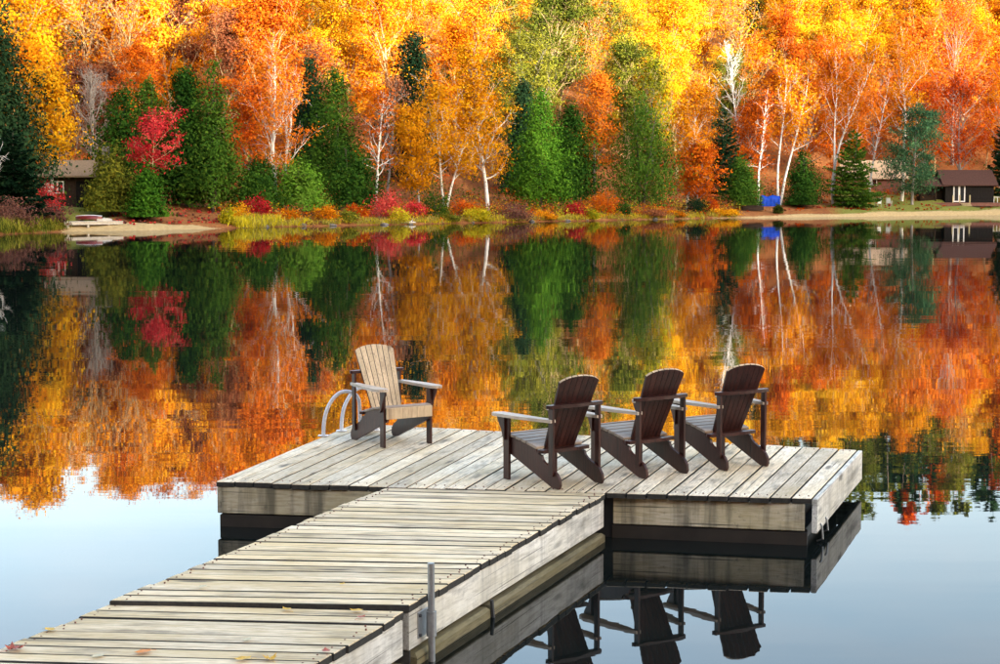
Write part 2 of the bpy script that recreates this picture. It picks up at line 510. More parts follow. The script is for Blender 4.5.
xs = np.concatenate([np.linspace(-700, -110, 50), np.arange(-108, 109, 2.0), np.linspace(112, 700, 50)])
ys = np.concatenate([np.linspace(-600, -20, 50), np.linspace(-16, 80, 25), np.arange(82, 215, 1.5), np.arange(216, 420, 5.0), np.linspace(425, 1500, 36)])
GX, GY = np.meshgrid(xs, ys)
GZ = ground(GX, GY)
GD = GY - shoreY(GX, GY)
lump = np.clip(GD / 8, 0, 1) * .18 * (np.sin(GX * 1.7 + GY) + np.sin(GX * .6 - GY * 1.3))
GZ = GZ + np.where(GY > 40, lump, 0)
nx, ny = len(xs), len(ys)
idx = np.arange(nx * ny).reshape(ny, nx)
Q = np.stack([idx[:-1, :-1], idx[:-1, 1:], idx[1:, 1:], idx[1:, :-1]], -1).reshape(-1, 4)
me = np_mesh('ground', np.stack([GX, GY, GZ], -1).reshape(-1, 3), Q, mats=[ground_mat()], smooth=True)
GPX = CX + GX / np.maximum(GY, 1) * F
beach = np.interp(GPX, [-200, 40, 66, 215, 232, 590, 640, 740, 800, 1400], [0, 0, 1, 1, 0, 0, .45, .7, 1, 1])
width = np.interp(GPX, [0, 66, 110, 215, 600, 740, 860, 1000, 1400], [0, 2, 4, 1.0, .8, 1.2, 2.0, 3.6, 4])
sand = beach * np.clip(1.6 - GD / np.maximum(width, .1), 0, 1) * (GY > 40)
sand = np.where((GD < 0) & (GY > 40), .9 * beach, sand)
lawn = np.interp(GPX, [0, 30, 60, 100, 130, 800, 860, 1100], [.3, .6, .8, .8, 0, 0, .85, .85]) * (GD < 22) * (GD > 1)
for nm, arr in (('sand', sand), ('lawn', lawn)):
    a = me.attributes.new(nm, 'FLOAT', 'POINT')
    a.data.foreach_set('value', arr.astype(np.float32).ravel())
tag(link('ground', me), kind='structure')

me = np_mesh('water', [(-700, -30, 0), (700, -30, 0), (700, 420, 0), (-700, 420, 0)], [(0, 1, 2, 3)], mats=[water_mat()])
tag(link('water', me), kind='structure')

def gz(x, y): return float(ground(x, y))

# ------------------------------------------------------------------ trees
UP = np.array([0, 0, 1.0])
def unit_rows(v): return v / (np.linalg.norm(v, axis=1)[:, None] + 1e-9)
def unit(v): return v / (np.linalg.norm(v) + 1e-9)

class Wood:                                   # branch tubes, gathered as arrays
    def __init__(s): s.V, s.Q, s.n = [], [], 0
    def tube(s, P, r, k=5):
        P = np.asarray(P, float); r = np.asarray(r, float)
        m = len(P)
        T = np.gradient(P, axis=0)
        T /= np.linalg.norm(T, axis=1)[:, None] + 1e-9
        ref = np.array([1.0, .13, .07]) if abs(T[0][0]) < .8 else np.array([.1, 1.0, .07])
        A = np.cross(T, ref); A /= np.linalg.norm(A, axis=1)[:, None] + 1e-9
        B = np.cross(T, A)
        ang = np.arange(k) * 2 * math.pi / k
        ring = P[:, None] + r[:, None, None] * (A[:, None] * np.cos(ang)[None, :, None] + B[:, None] * np.sin(ang)[None, :, None])
        s.V.append(ring.reshape(-1, 3))
        i = np.arange((m - 1) * k).reshape(m - 1, k)
        j = np.roll(i, -1, axis=1)
        s.Q.append(np.stack([i, j, j + k, i + k], -1).reshape(-1, 4) + s.n)
        s.n += m * k
    def mesh(s, name, mat):
        return np_mesh(name, np.concatenate(s.V), np.concatenate(s.Q), mats=[mat], smooth=True)

def path(rng, p, d, L, n, wob, lift=0.0):
    P = [np.array(p, float)]
    d = unit(np.array(d, float))
    for i in range(n):
        d = unit(d + rng.normal(0, wob, 3) + UP * lift)
        P.append(P[-1] + d * L / n)
    return np.array(P)

def leaf_arrays(rng, C, size, tints, flat=0.0, droop=None, aspect=.6, nrm=None):
    """C: leaf centres. diamond shaped leaf quads, random facing (flat pulls them level)"""
    n = len(C)
    a = rng.normal(0, 1, (n, 3))
    if droop is not None: a = a * .45 + droop
    a /= np.linalg.norm(a, axis=1)[:, None] + 1e-9
    b = rng.normal(0, 1, (n, 3))
    b[:, 2] *= (1 - flat)
    a2 = a.copy(); a2[:, 2] *= (1 - flat * .7)
    a2 /= np.linalg.norm(a2, axis=1)[:, None] + 1e-9
    b -= a2 * (b * a2).sum(1)[:, None]
    b /= np.linalg.norm(b, axis=1)[:, None] + 1e-9
    if nrm is not None:                                   # blades mostly face out of the crown
        N = nrm / (np.linalg.norm(nrm, axis=1)[:, None] + 1e-9) + rng.normal(0, .42, (n, 3))
        N /= np.linalg.norm(N, axis=1)[:, None] + 1e-9
        a2 = a2 - N * (a2 * N).sum(1)[:, None]
        a2 /= np.linalg.norm(a2, axis=1)[:, None] + 1e-9
        b = np.cross(N, a2)
    s = size * rng.uniform(.65, 1.35, n)[:, None]
    V = np.stack([C - a2 * s * .5, C + b * s * aspect * .5, C + a2 * s * .5, C - b * s * aspect * .5], 1)
    return V.reshape(-1, 3), tints

def leaf_mesh(name, V, tint, mat):
    return np_mesh(name, V, np.arange(len(V)).reshape(-1, 4), mats=[mat], tint=tint)

def deciduous(seed, H, W, cb=.3, nl=5000, ls=.3, branches=22, fork=0, wander=.06, lean=(0, 0), shape=1.0, tr=None, sub=4, spread=.45, twig=True, upness=.55, leafy=1.0, gaps=.75):
    rng = np.random.default_rng(seed)
    wd = Wood()
    r0 = tr if tr else H * .0125
    tips = []
    starts = []
    ntr = max(1, fork)
    for f in range(ntr):
        a = rng.uniform(0, 6.28)
        d = np.array([lean[0], lean[1], 1.0])
        if fork: d = d + np.array([math.cos(a + f * 6.28 / fork), math.sin(a + f * 6.28 / fork), 0]) * .16
        P = path(rng, (0, 0, -.3), d, H * (.93 - .1 * (f > 0) * rng.random()), 10, wander, .02)
        k = len(P)
        rr = r0 * (1 - .93 * (np.arange(k) / (k - 1)) ** .9) + .006
        if fork: rr = rr * .75
        wd.tube(P, rr, 7)
        starts.append((P, rr))
    for i in range(branches):
        P, rr = starts[i % ntr]
        t = cb + (0.97 - cb) * ((i + rng.random()) / branches)
        q = t * (len(P) - 1); q0 = min(int(q), len(P) - 2)
        p = P[q0] + (P[q0 + 1] - P[q0]) * (q - q0)
        u = (t - cb) / (1 - cb)
        prof = (math.sin(math.pi * min(1, (u * .78 + .20))) ** .7) * shape + (1 - shape) * (1 - u)
        az = i * 2.399 + rng.uniform(-.5, .5)
        L = max(.4, W * .5 * prof * rng.uniform(.75, 1.25))
        el = upness * rng.uniform(.6, 1.5) + .7 * u
        d = np.array([math.cos(az) * math.cos(el), math.sin(az) * math.cos(el), math.sin(el)])
        Pb = path(rng, p, d, L, 5, .13, .05)
        rb = max(.012, rr[q0] * .5) * (1 - .85 * np.arange(6) / 5) + .005
        wd.tube(Pb, rb, 5)
        tips.append(Pb[-1])
        for j in range(sub):
            qq = rng.integers(1, 6)
            dd = unit(unit(Pb[qq] - Pb[qq - 1]) + rng.normal(0, .6, 3) + UP * .25)
            L2 = L * rng.uniform(.28, .55)
            Ps = path(rng, Pb[qq], dd, L2, 3, .2, .06)
            wd.tube(Ps, np.array([.5, .35, .2, .1]) * rb[qq] + .004, 4)
            tips += [Ps[-1], Ps[-2]]
            if twig:
                for q3 in range(3):
                    d3 = unit(unit(Ps[-1] - Ps[-2]) + rng.normal(0, .6, 3) + UP * .2)
                    Pt = path(rng, Ps[rng.integers(1, 4)], d3, L2 * rng.uniform(.4, .8), 2, .15, .05)
                    wd.tube(Pt, np.array([.014, .010, .006]), 3)
                    tips.append(Pt[-1])
    tips = np.array(tips)
    if nl <= 0: return wd, None, None
    keep = rng.random(len(tips)) < gaps
    keep[: 3] = True
    cen = tips[keep]
    w = rng.uniform(.3, 1.0, len(cen)) ** 1.2
    ci = rng.choice(len(cen), nl, p=w / w.sum())
    sg = spread * rng.uniform(.55, 1.25, len(cen))
    off = rng.normal(0, 1, (nl, 3)) * sg[ci][:, None] * np.array([1, 1, .62])
    C = cen[ci] + off
    C[:, 2] = np.maximum(C[:, 2], .4)
    ct = rng.uniform(.1, .9, len(cen))
    tint = .70 * ct[ci][:len(C)] + .30 * rng.random(len(C))
    mid = np.array([tips[:, 0].mean(), tips[:, 1].mean(), H * (cb * .5 + .45)])
    own = off[:len(C)] / (spread + .1)
    V, tint = leaf_arrays(rng, C, ls, tint, flat=.2, nrm=unit_rows(C - mid) + .7 * own + np.array([0, 0, .35]))
    return wd, V, tint

def cedar(seed, H, W, nl=9000, ls=.26, base=.06, power=.75, lobes=1, clumps=170, ragged=.22, fat=1.0):
    rng = np.random.default_rng(seed)
    wd = Wood()
    cen, rad, outw = [], [], []
    offs = [(0, 0, 1.0)] + [(rng.uniform(-.28, .28) * W, rng.uniform(-.2, .2) * W, rng.uniform(.62, .9)) for _ in range(lobes - 1)]
    for (ox, oy, hs) in offs:
        h = H * hs
        P = path(rng, (ox * .5, oy * .5, -.3), (ox / h, oy / h, 1), h * .97, 8, .03)
        wd.tube(P, H * .016 * (1 - .94 * np.arange(9) / 8) + .01, 7)
        nC = int(clumps * hs)
        t = base + (1 - base) * (1 - rng.random(nC) ** .72)
        az = rng.uniform(0, 6.283, nC)
        prof = np.clip(1 - (t - base) / (1 - base), 0, 1) ** power * np.clip((t - base) / .07 + .55, 0, 1)
        Rr = W * .5 * (.8 if lobes > 1 else 1) * prof * (1 + ragged * rng.normal(0, 1, nC)) + .12
        rr = Rr * rng.uniform(.50, 1.0, nC)
        cen.append(np.stack([ox + rr * np.cos(az), oy + rr * np.sin(az), t * h], -1))
        outw.append(np.stack([np.cos(az), np.sin(az), np.full(nC, .55)], -1))
        rad.append((.16 + .085 * Rr + .05 * W * .3) * fat)
        for k in range(40):
            i = rng.integers(nC)
            z = t[i] * h
            wd.tube(np.array([[ox, oy, z - .3], cen[-1][i]]), np.array([.03, .008]), 3)
    cen = np.concatenate(cen); outw = np.concatenate(outw); rad = np.concatenate(rad)
    w = rad ** 2
    ci = rng.choice(len(cen), nl, p=w / w.sum())
    C = cen[ci] + rng.normal(0, 1, (nl, 3)) * rad[ci][:, None] * np.array([.8, .8, 1.1])
    C[:, 2] = np.maximum(C[:, 2], .35)
    ct = rng.random(len(cen))
    tint = .65 * ct[ci] + .35 * rng.random(nl)
    V, tint = leaf_arrays(rng, C, ls, tint, droop=outw[ci] + np.array([0, 0, .4]), aspect=.55, nrm=outw[ci] + .9 * unit_rows(C - cen[ci]) + np.array([0, 0, .3]))
    return wd, V, tint

def spruce(seed, H, W, nl=9000, ls=.3, base=.08, tiers=20, droop=-.25, irregular=.18, power=.9, trunk=.012):
    rng = np.random.default_rng(seed)
    wd = Wood()
    P = path(rng, (0, 0, -.3), (0, 0, 1), H, 10, .012)
    wd.tube(P, H * trunk * (1 - .95 * np.arange(11) / 10) + .008, 7)
    C, O, tn = [], [], []
    nb = []
    for k in range(tiers):
        t = base + (1 - base) * (k + rng.uniform(0, .5)) / tiers
        m = max(4, int(round(9 * (1 - t) + 4)))
        for j in range(m):
            nb.append((t, (j + rng.random()) * 6.283 / m))
    tot = sum((1.02 - t) for t, _ in nb)
    for t, az in nb:
        L = W * .5 * (1 - (t - base) / (1 - base)) ** power * (1 + irregular * rng.normal()) + .15
        L = max(.15, L)
        z = t * H
        d = np.array([math.cos(az), math.sin(az), droop + .75 * t])
        Pb = path(rng, (0, 0, z), d, L, 4, .05, .04)
        wd.tube(Pb, np.array([.03, .022, .016, .01, .005]) * (1.2 - t), 3)
        n = max(8, int(nl * (1.02 - t) / tot))
        s = rng.random(n) ** .7
        q = s * 4; q0 = np.minimum(q.astype(int), 3)
        B = Pb[q0] + (Pb[q0 + 1] - Pb[q0]) * (q - q0)[:, None]
        side = np.array([-math.sin(az), math.cos(az), 0])
        wdt = .34 * L * (1.15 - s) * rng.normal(0, .6, n)
        B = B + side[None] * wdt[:, None] + np.array([0, 0, 1])[None] * (-np.abs(wdt) * .25 + rng.normal(0, .05, n))[:, None]
        C.append(B)
        O.append(np.tile(d, (n, 1)) + side[None] * (np.sign(wdt) * .7)[:, None])
        tn.append(.5 * rng.random() + .5 * rng.random(n))
    C = np.concatenate(C); O = np.concatenate(O); tn = np.concatenate(tn)
    V, tn = leaf_arrays(rng, C, ls, tn, droop=O + np.array([0, 0, -.15]), aspect=.42, flat=.3)
    return wd, V, tn

def whitepine(seed, H, W, nl=9000, ls=.28, base=.12):
    rng = np.random.default_rng(seed)
    wd = Wood()
    P = path(rng, (0, 0, -.3), (0, 0, 1), H, 10, .02)
    wd.tube(P, H * .014 * (1 - .93 * np.arange(11) / 10) + .01, 7)
    cen, rad = [], []
    for i in range(46):
        t = base + (1 - base) * (i + rng.random()) / 46
        az = rng.uniform(0, 6.283)
        L = W * .5 * (math.sin(math.pi * (.22 + .75 * t)) ** .8) * rng.uniform(.55, 1.25)
        d = np.array([math.cos(az), math.sin(az), .15 + .5 * t])
        q = t * 10; q0 = min(int(q), 9)
        p = P[q0] + (P[q0 + 1] - P[q0]) * (q - q0)
        Pb = path(rng, p, d, L, 4, .1, .07)
        wd.tube(Pb, np.array([.05, .04, .03, .018, .008]) * (1.2 - t), 4)
        for s in (2, 3, 4, 4):
            cen.append(Pb[s] + rng.normal(0, .18, 3)); rad.append(.22 + .16 * L * rng.uniform(.5, 1))
    cen = np.array(cen); rad = np.array(rad)
    w = rad ** 2
    ci = rng.choice(len(cen), nl, p=w / w.sum())
    C = cen[ci] + rng.normal(0, 1, (nl, 3)) * rad[ci][:, None] * np.array([1, 1, .42])
    ct = rng.random(len(cen))
    tint = .5 * ct[ci] + .5 * rng.random(nl)
    V, tint = leaf_arrays(rng, C, ls, tint, droop=rng.normal(0, .6, (nl, 3)) + np.array([0, 0, .5]), aspect=.4)
    return wd, V, tint

def shrub(seed, H, W, nl=1500, ls=.16, stems=14, sparse=0.0):
    rng = np.random.default_rng(seed)
    wd = Wood()
    cen = []
    for i in range(stems):
        a = rng.uniform(0, 6.283); rr = math.sqrt(rng.random())
        tip = np.array([math.cos(a) * rr * W * .5, math.sin(a) * rr * W * .5, H * (1.0 - .45 * rr * rr) * rng.uniform(.45, 1.22)])
        Pb = np.array([[0, 0, -.1] + tip * [.15, .15, 0], tip * [.45, .45, .5], tip * [.8, .8, .8], tip])
        wd.tube(Pb, np.array([.022, .016, .011, .005]), 3)
        for j in range(3):
            e = tip * rng.uniform(.55, .95) + rng.normal(0, .16 * H, 3)
            wd.tube(np.array([tip * .55, e]), np.array([.008, .004]), 3)
            cen.append(e)
        cen.append(tip); cen.append(tip * [.8, .8, .62]); cen.append(tip * [.9, .9, .35])
    cen = np.array(cen); cen[:, 2] = np.maximum(cen[:, 2], .1)
    ci = rng.integers(0, len(cen), nl)
    C = cen[ci] + rng.normal(0, 1, (nl, 3)) * np.array([.105 * W, .105 * W, .11 * H])
    C[:, 2] = np.abs(C[:, 2]) + .02
    ct = rng.random(len(cen))
    V, tint = leaf_arrays(rng, C, ls, .5 * ct[ci] + .5 * rng.random(nl), flat=.25)
    return wd, V, tint

def plant(name, cat, label, builder, leaf, bark, loc, rz=0.0, group=None, crown='crown', trunk='trunk'):
    wd, V, tint = builder
    root = empty(name, loc, rz, label, cat, group)
    link(trunk, wd.mesh(name + '_' + trunk, BARK[bark]), root)
    if V is not None:
        link(crown, leaf_mesh(name + '_' + crown, V, tint, LEAF[leaf]), root)
    return root

def spot(px, d, py=None):
    """ground point in column px, d metres behind the waterline"""
    Y = float(shoreY((px - CX) / F * 150.0, 150.0)) + d
    x = (px - CX) / F * Y
    return x, Y, gz(x, Y)

def tall(Y, z, ytop):                          # height of a thing whose foot is at z and whose top shows on row ytop
    return at(CX, ytop, Y).z - z

SHORE_GROUP = 'trees along the far shore'
# --- the trees one can tell apart on the far shore: (name, label, kind, px, metres behind the waterline, row of the top, width px, extra)
TREES = [
 ('dark_pine', 'tall black-green conifer filling the upper left edge of the photo', 'cedardk', -6, 12, -6, 84, {}),
 ('fir_tree', 'low dark fir with drooping boughs at the left edge, below the black-green conifer', 'lowfir', 14, 5, 128, 72, {}),
 ('bare_birch', 'leafless white birch at the left edge before the black-green conifer', 'birchbare', -6, 4, 45, 50, dict(lean=(.05, 0))),
 ('yellow_maple', 'slender golden yellow tree standing before the brown cabin', 'yellow', 56, 9, 66, 54, dict(cb=.36)),
 ('bare_tree', 'leafless grey tree behind the brown cabin, right of the golden yellow tree', 'baregrey', 96, 30, 66, 60, {}),
 ('russet_tree', 'dull russet tree above the roof of the brown cabin', 'russet', 78, 42, 82, 80, {}),
 ('russet_tree', 'dull russet tree between the grey leafless tree and the cedars', 'russet', 118, 40, 84, 76, {}),
 ('cedar_tree', 'leftmost pointed cedar, just left of the red maple', 'cedar', 127, 16, 88, 58, {}),
 ('cedar_tree', 'pointed cedar rising behind the red maple', 'cedar', 152, 18, 80, 44, {}),
 ('cedar_shrub_tree', 'round olive green bushy cedar beside the brown cabin', 'cedarlow', 111, 8, 146, 50, dict(lf='olive')),
 ('red_maple', 'small crimson red maple in front of the cedars', 'redmaple', 152, 5.5, 108, 50, {}),
 ('cedar_sapling', 'bright green young cedar under the crimson maple', 'cedarlow', 150, 4.2, 170, 28, dict(lf='bright')),
 ('cedar_tree', 'dark cedar leaning on the left flank of the biggest cedar', 'cedardk', 188, 13, 70, 40, dict(lf='cedar')),
 ('cedar_tree', 'biggest cedar on the left, broad and bright green', 'cedarbig', 214, 10, 64, 66, {}),
 ('red_tree', 'dusky red tree between the biggest cedar and the large orange birch', 'redor', 247, 26, 84, 52, {}),
 ('orange_birch', 'large rusty orange birch with a spray of white branches', 'orbirch', 280, 9, 42, 84, {}),
 ('cedar_tree', 'spreading dark green cedar under the rusty orange birch, left one', 'cedarlow', 262, 8, 162, 46, dict(lf='cedar')),
 ('cedar_tree', 'spreading green cedar under the rusty orange birch, right one', 'cedarlow', 299, 7, 160, 56, dict(lf='bright')),
 ('spruce_tree', 'narrow dark spruce right of the rusty orange birch', 'cedardk', 311, 22, 62, 26, {}),
 ('cedar_tree', 'broad olive green cedar left of the leafless white birch', 'cedarol', 336, 16, 70, 56, {}),
 ('cedar_tree', 'rounded mid green cedar at the foot of the leafless white birch', 'cedarlow', 348, 7, 142, 48, dict(lf='cedar')),
 ('russet_tree', 'hazy russet tree behind the leafless white birch', 'russet', 322, 36, 52, 80, {}),
 ('white_birch', 'straight leafless white birch with a single bright trunk above the red bush', 'birchthin', 376, 7, 78, 44, {}),
 ('russet_tree', 'thin russet tree right behind the leafless white birch', 'russet', 388, 20, 70, 50, dict(nl=2200)),
 ('spruce_tree', 'isolated dark spruce standing above the yellow birch', 'cedardk', 413, 26, 32, 50, {}),
 ('yellow_birch', 'yellow birch with forked white trunks, left of the tall orange birch', 'yellow', 446, 8, 66, 66, dict(bark='birch', fork=2, cb=.25)),
 ('yellow_maple', 'low orange-yellow maple with layered branches above the dark red bush', 'yellow', 420, 7, 102, 48, dict(cb=.2)),
 ('orange_birch', 'tall golden birch with a leaning white trunk left of the cone shaped cedar', 'yellow', 488, 6, 34, 66, dict(bark='birch', cb=.22, lean=(-.06, 0))),
 ('yellow_tree', 'olive yellow leafy tree above the bright green cedar', 'olive', 538, 26, 24, 84, dict(nl=17000)),
 ('spruce_tree', 'blue-green spruce showing left of the bright green cedar', 'cedardk', 524, 18, 84, 32, {}),
 ('cedar_tree', 'bright green cone shaped cedar at the middle of the far shore', 'cedarbr', 541, 6, 92, 54, {}),
 ('spruce_tree', 'dark conifer right behind the bright green cone shaped cedar', 'cedardk', 570, 14, 104, 44, dict(lf='cedar')),
 ('orange_tree', 'peach orange tree between the bright green cedar and the broad cedar', 'orange', 594, 14, 66, 46, {}),
 ('cedar_tree', 'broad double-crowned cedar right of the middle of the shore', 'cedardouble', 640, 8, 92, 76, {}),
 ('yellow_tree', 'lemon yellow tree rising behind the broad double-crowned cedar', 'lime', 652, 28, 58, 66, {}),
 ('orange_maple', 'orange maple with a leaning pale trunk right of the broad cedar', 'gold', 686, 8, 78, 50, dict(lean=(.08, 0), bark='birch', cb=.18)),
 ('orange_maple', 'low orange-red maple branches beside the leaning pale trunk', 'orange', 697, 6, 146, 44, dict(cb=.15)),
 ('spruce_tree', 'dark conifer left of the white birches, near the blue tarpaulin', 'dkspruce', 722, 14, 108, 44, {}),
 ('spruce_sapling', 'small green spruce beside the blue tarpaulin', 'cedarlow', 741, 8, 158, 34, dict(lf='cedar')),
 ('bare_birch', 'leafless branching white birch above the small green spruce', 'birchbare', 740, 20, 26, 50, {}),
 ('white_birch', 'tall straight white birch behind the blue tarpaulin', 'birchgold', 779, 10, 44, 52, dict(fork=2)),
 ('white_birch', 'thin leaning white birch at the left end of the blue tarpaulin', 'birchthin', 757, 10, 76, 26, dict(lean=(.13, 0))),
 ('cedar_sapling', 'ragged dark green sapling right of the blue tarpaulin', 'cedarlow', 802, 8, 152, 40, dict(lf='cedar')),
 ('white_birch', 'tall forked white birch leaning left beside the dark green spruce', 'birchgold', 832, 11, 34, 60, dict(fork=2, lean=(-.13, 0))),
 ('yellow_maple', 'brilliant lemon yellow tree above the dark green spruce', 'yellow', 848, 42, 26, 70, {}),
 ('spruce_tree', 'dark green pyramid spruce on the right beach', 'spruce', 851, 8, 130, 48, dict(lf='dark2')),
 ('white_birch', 'thin white birch between the pyramid spruce and the white pine', 'birchthin', 868, 16, 56, 36, {}),
 ('white_pine', 'blue-green white pine left of the black cottage', 'pine', 911, 8, 106, 62, {}),
 ('white_birch', 'white birch trunk hidden behind the white pine', 'birchgold', 900, 13, 26, 54, dict(lean=(.08, 0))),
 ('orange_maple', 'huge orange maple above the black cottage', 'orange', 950, 34, 14, 110, {}),
 ('red_maple_tree', 'flame red maple right behind the black cottage roof', 'redor', 962, 16, 74, 74, {}),
 ('orange_maple', 'orange maple at the right edge of the photo', 'gold', 998, 20, 56, 70, {}),
 ('orange_maple', 'russet orange tree left of the black cottage, behind the white pine', 'redor', 922, 26, 82, 60, {}),
 ('orange_tree', 'rust orange tree behind the pale cabin roof', 'orange', 872, 34, 90, 76, {}),
 ('orange_tree', 'rust orange tree behind the straight white birches', 'orange', 800, 26, 88, 70, {}),
 ('orange_tree', 'orange tree left of the thin leaning birch', 'orange', 744, 18, 102, 56, {}),
 ('cedar_tree', 'dark cedar tip at the right edge of the photo', 'dkspruce', 1004, 10, 108, 40, {}),
]

def build_tree(i, t):
    name, label, kind, px, d, ytop, wpx, kw = t
    kw = dict(kw)
    x, Y, z = spot(px, d)
    s = F / Y
    H = tall(Y, z, ytop)
    W = wpx / s
    sd = 100 + i * 13
    lf, bark = kw.pop('lf', None), kw.pop('bark', None)
    cat = 'tree'
    if kind in ('dkspruce', 'lowfir', 'spruce'):
        b = spruce(sd, H, W, 12000, .34, base=.04 if kind != 'dkspruce' else .12, tiers=22 if H > 8 else 15, irregular=.25, power=.62)
        lf = {'dark2': 'cedar', None: 'dark'}.get(lf, lf); bark = 'brown'
    elif kind.startswith('cedar'):
        low = kind == 'cedarlow'
        b = cedar(sd, H, W, 9000 if low else (24000 if kind == 'cedardk' and W > 5 else 15000 if kind == 'cedardk' else 13000), .29 if kind == 'cedardk' else .24, base=.05 if low else .1, power=.40 if low else (.66 if kind == 'cedarbr' else .52), fat=1.45 if kind == 'cedardk' else 1.1,
                  lobes={'cedarbig': 2, 'cedardouble': 2, 'cedarlow': 2}.get(kind, 1), clumps=110 if low else 300, ragged=.42)
        lf = lf or {'cedarbr': 'bright', 'cedardk': 'dark', 'cedarbig': 'cedar'}.get(kind, 'cedar'); bark = 'brown'
    elif kind == 'pine':
        b = whitepine(sd, H, W, 11000, .3); lf = 'pine'; bark = 'grey'
    elif kind == 'birchbare':
        b = deciduous(sd, H, W, .3, 0, branches=26, sub=5, tr=.13, upness=.7, wander=.08, **kw); bark = 'birch'
    elif kind == 'birchthin':
        b = deciduous(sd, H, W, .3, 700, .26, branches=18, sub=3, tr=.15, wander=.04, spread=.4, **kw); bark = 'birch'; lf = 'orange'
    elif kind == 'birchgold':
        b = deciduous(sd, H, W, .38, 5000, .22, branches=20, sub=4, tr=.22, upness=.75, spread=.5, **kw); bark = 'birch'; lf = 'gold'
    elif kind == 'orbirch':
        b = deciduous(sd, H, W, .2, 7000, .2, branches=30, sub=5, tr=.2, fork=3, upness=.85, spread=.42, **kw); bark = 'birch'; lf = 'orange'
    elif kind == 'redmaple':
        b = deciduous(sd, H, W, .42, 3600, .2, branches=13, sub=4, tr=.075, spread=.36, upness=.35, gaps=.38, **kw); bark = 'tan'; lf = 'red'
    elif kind == 'baregrey':
        b = deciduous(sd, H, W, .2, 0, branches=40, sub=6, tr=.16, upness=.85, **kw); bark = 'grey'
    else:
        nl = kw.pop('nl', 9000)
        cbv = kw.pop('cb', .22)
        b = deciduous(sd, H, W, cbv, nl, .215, branches=26, sub=4, spread=.5, **kw)
        lf = kind; bark = bark or 'grey'
    plant(name, cat, label, b, lf, bark, (x, Y, z), RNG.uniform(0, 6.28) if 'lean' not in t[7] else 0.0, SHORE_GROUP)

for i, t in enumerate(TREES):
    build_tree(i, t)

# --- the wood on the hillside
VAR = {}
def hill_variant(kind, k):
    if (kind, k) in VAR: return VAR[(kind, k)]
    sd = 5000 + hash((kind, k)) % 1 + 17 * k + 101 * ['yellow', 'gold', 'orange', 'redor', 'russet', 'lime', 'olive', 'dark', 'bare'].index(kind)
    if kind == 'dark': b = spruce(sd, 15, 6.5, 10000, .36, irregular=.3); bk = 'brown'
    elif kind == 'bare': b = deciduous(sd, 13, 6.5, .2, 2400, .22, branches=34, sub=6, upness=.95, spread=.5); bk = 'tan'
    else: b = deciduous(sd, 13, 7.4, .2, 15500, .185, branches=24, sub=4, upness=.75, spread=.40, gaps=.4); bk = 'tan'
    VAR[(kind, k)] = (b[0].mesh('hill_trunk', BARK[bk]), leaf_mesh('hill_crown', b[1], b[2], LEAF['gold' if kind == 'bare' else kind]), b)
    return VAR[(kind, k)]

# colour drift over the hillside, read off the photograph as places on the slope: (column, row, kinds)
ZONES = [(20, 15, 'yellow lime gold'), (90, 75, 'gold orange bare'), (140, 20, 'gold yellow orange'), (190, 50, 'orange gold gold'), (90, 110, 'bare russet bare'), (70, 40, 'gold olive bare'),
         (250, 30, 'gold yellow orange'), (220, 90, 'gold bare russet'), (290, 95, 'gold yellow orange'), (330, 60, 'gold yellow bare olive'), (330, 110, 'orange russet'), (400, 20, 'yellow gold bare'),
         (370, 80, 'gold bare yellow'), (470, 20, 'yellow yellow lime'), (440, 60, 'yellow bare gold'), (540, 15, 'yellow gold lime'), (540, 60, 'lime olive olive'), (590, 15, 'orange gold yellow'),
         (610, 70, 'bare gold olive'), (660, 30, 'yellow yellow bare'), (650, 90, 'lime yellow bare'), (700, 60, 'gold bare yellow olive'), (760, 20, 'yellow yellow bare'), (740, 80, 'yellow bare olive'),
         (820, 30, 'yellow gold yellow'), (835, 5, 'dark gold'), (855, 55, 'yellow yellow gold'), (800, 100, 'orange russet orange'), (880, 20, 'bare olive'), (900, 60, 'gold bare yellow'), (940, 60, 'gold orange yellow'),
         (880, 110, 'russet orange bare'), (960, 20, 'gold yellow bare'), (985, 80, 'redor orange'), (930, 110, 'orange gold bare'), (500, 90, 'gold olive'), (900, 3, 'dark olive'), (180, 5, 'orange gold olive'),
         (880, -32, 'dark olive dark'), (960, -36, 'dark olive dark'), (815, -28, 'dark olive olive'), (930, -80, 'redor orange redor'), (760, -60, 'orange gold'), (60, -50, 'redor orange gold'),
         (150, -60, 'olive orange redor'), (230, -55, 'orange redor olive'), (330, -50, 'orange gold redor'), (480, -50, 'gold orange'), (620, -50, 'orange gold olive')]
LABELS = {'yellow': 'lemon yellow leafy tree in the wood on the hillside', 'gold': 'golden orange leafy tree in the wood on the hillside', 'orange': 'deep orange leafy tree in the wood on the hillside',
          'redor': 'red-orange leafy tree in the wood on the hillside', 'russet': 'brown-russet leafy tree in the wood on the hillside', 'lime': 'yellow-green leafy tree in the wood on the hillside',
          'olive': 'olive green leafy tree in the wood on the hillside', 'dark': 'dark evergreen standing among the orange trees high on the hillside', 'bare': 'nearly leafless tan-branched tree in the wood on the hillside'}
cands = []
hr = np.random.default_rng(42)
Yv = 120.0
while Yv < 420:
    st = 6.4 + (Yv - 120) * .010
    half = Yv * .42
    for xv in np.arange(-half, half, st):
        x, y = xv + hr.uniform(-.42, .42) * st, Yv + hr.uniform(-.42, .42) * st
        dd = y - float(shoreY(x, y))
        if 26 < dd < 185:
            cands.append((y, x, dd))
    Yv += st
cands.sort()
NIND = 0
HILL = []
rest = []
used_clear = [(spot(t[3], t[4])[0], spot(t[3], t[4])[1]) for t in TREES if t[4] >= 24]
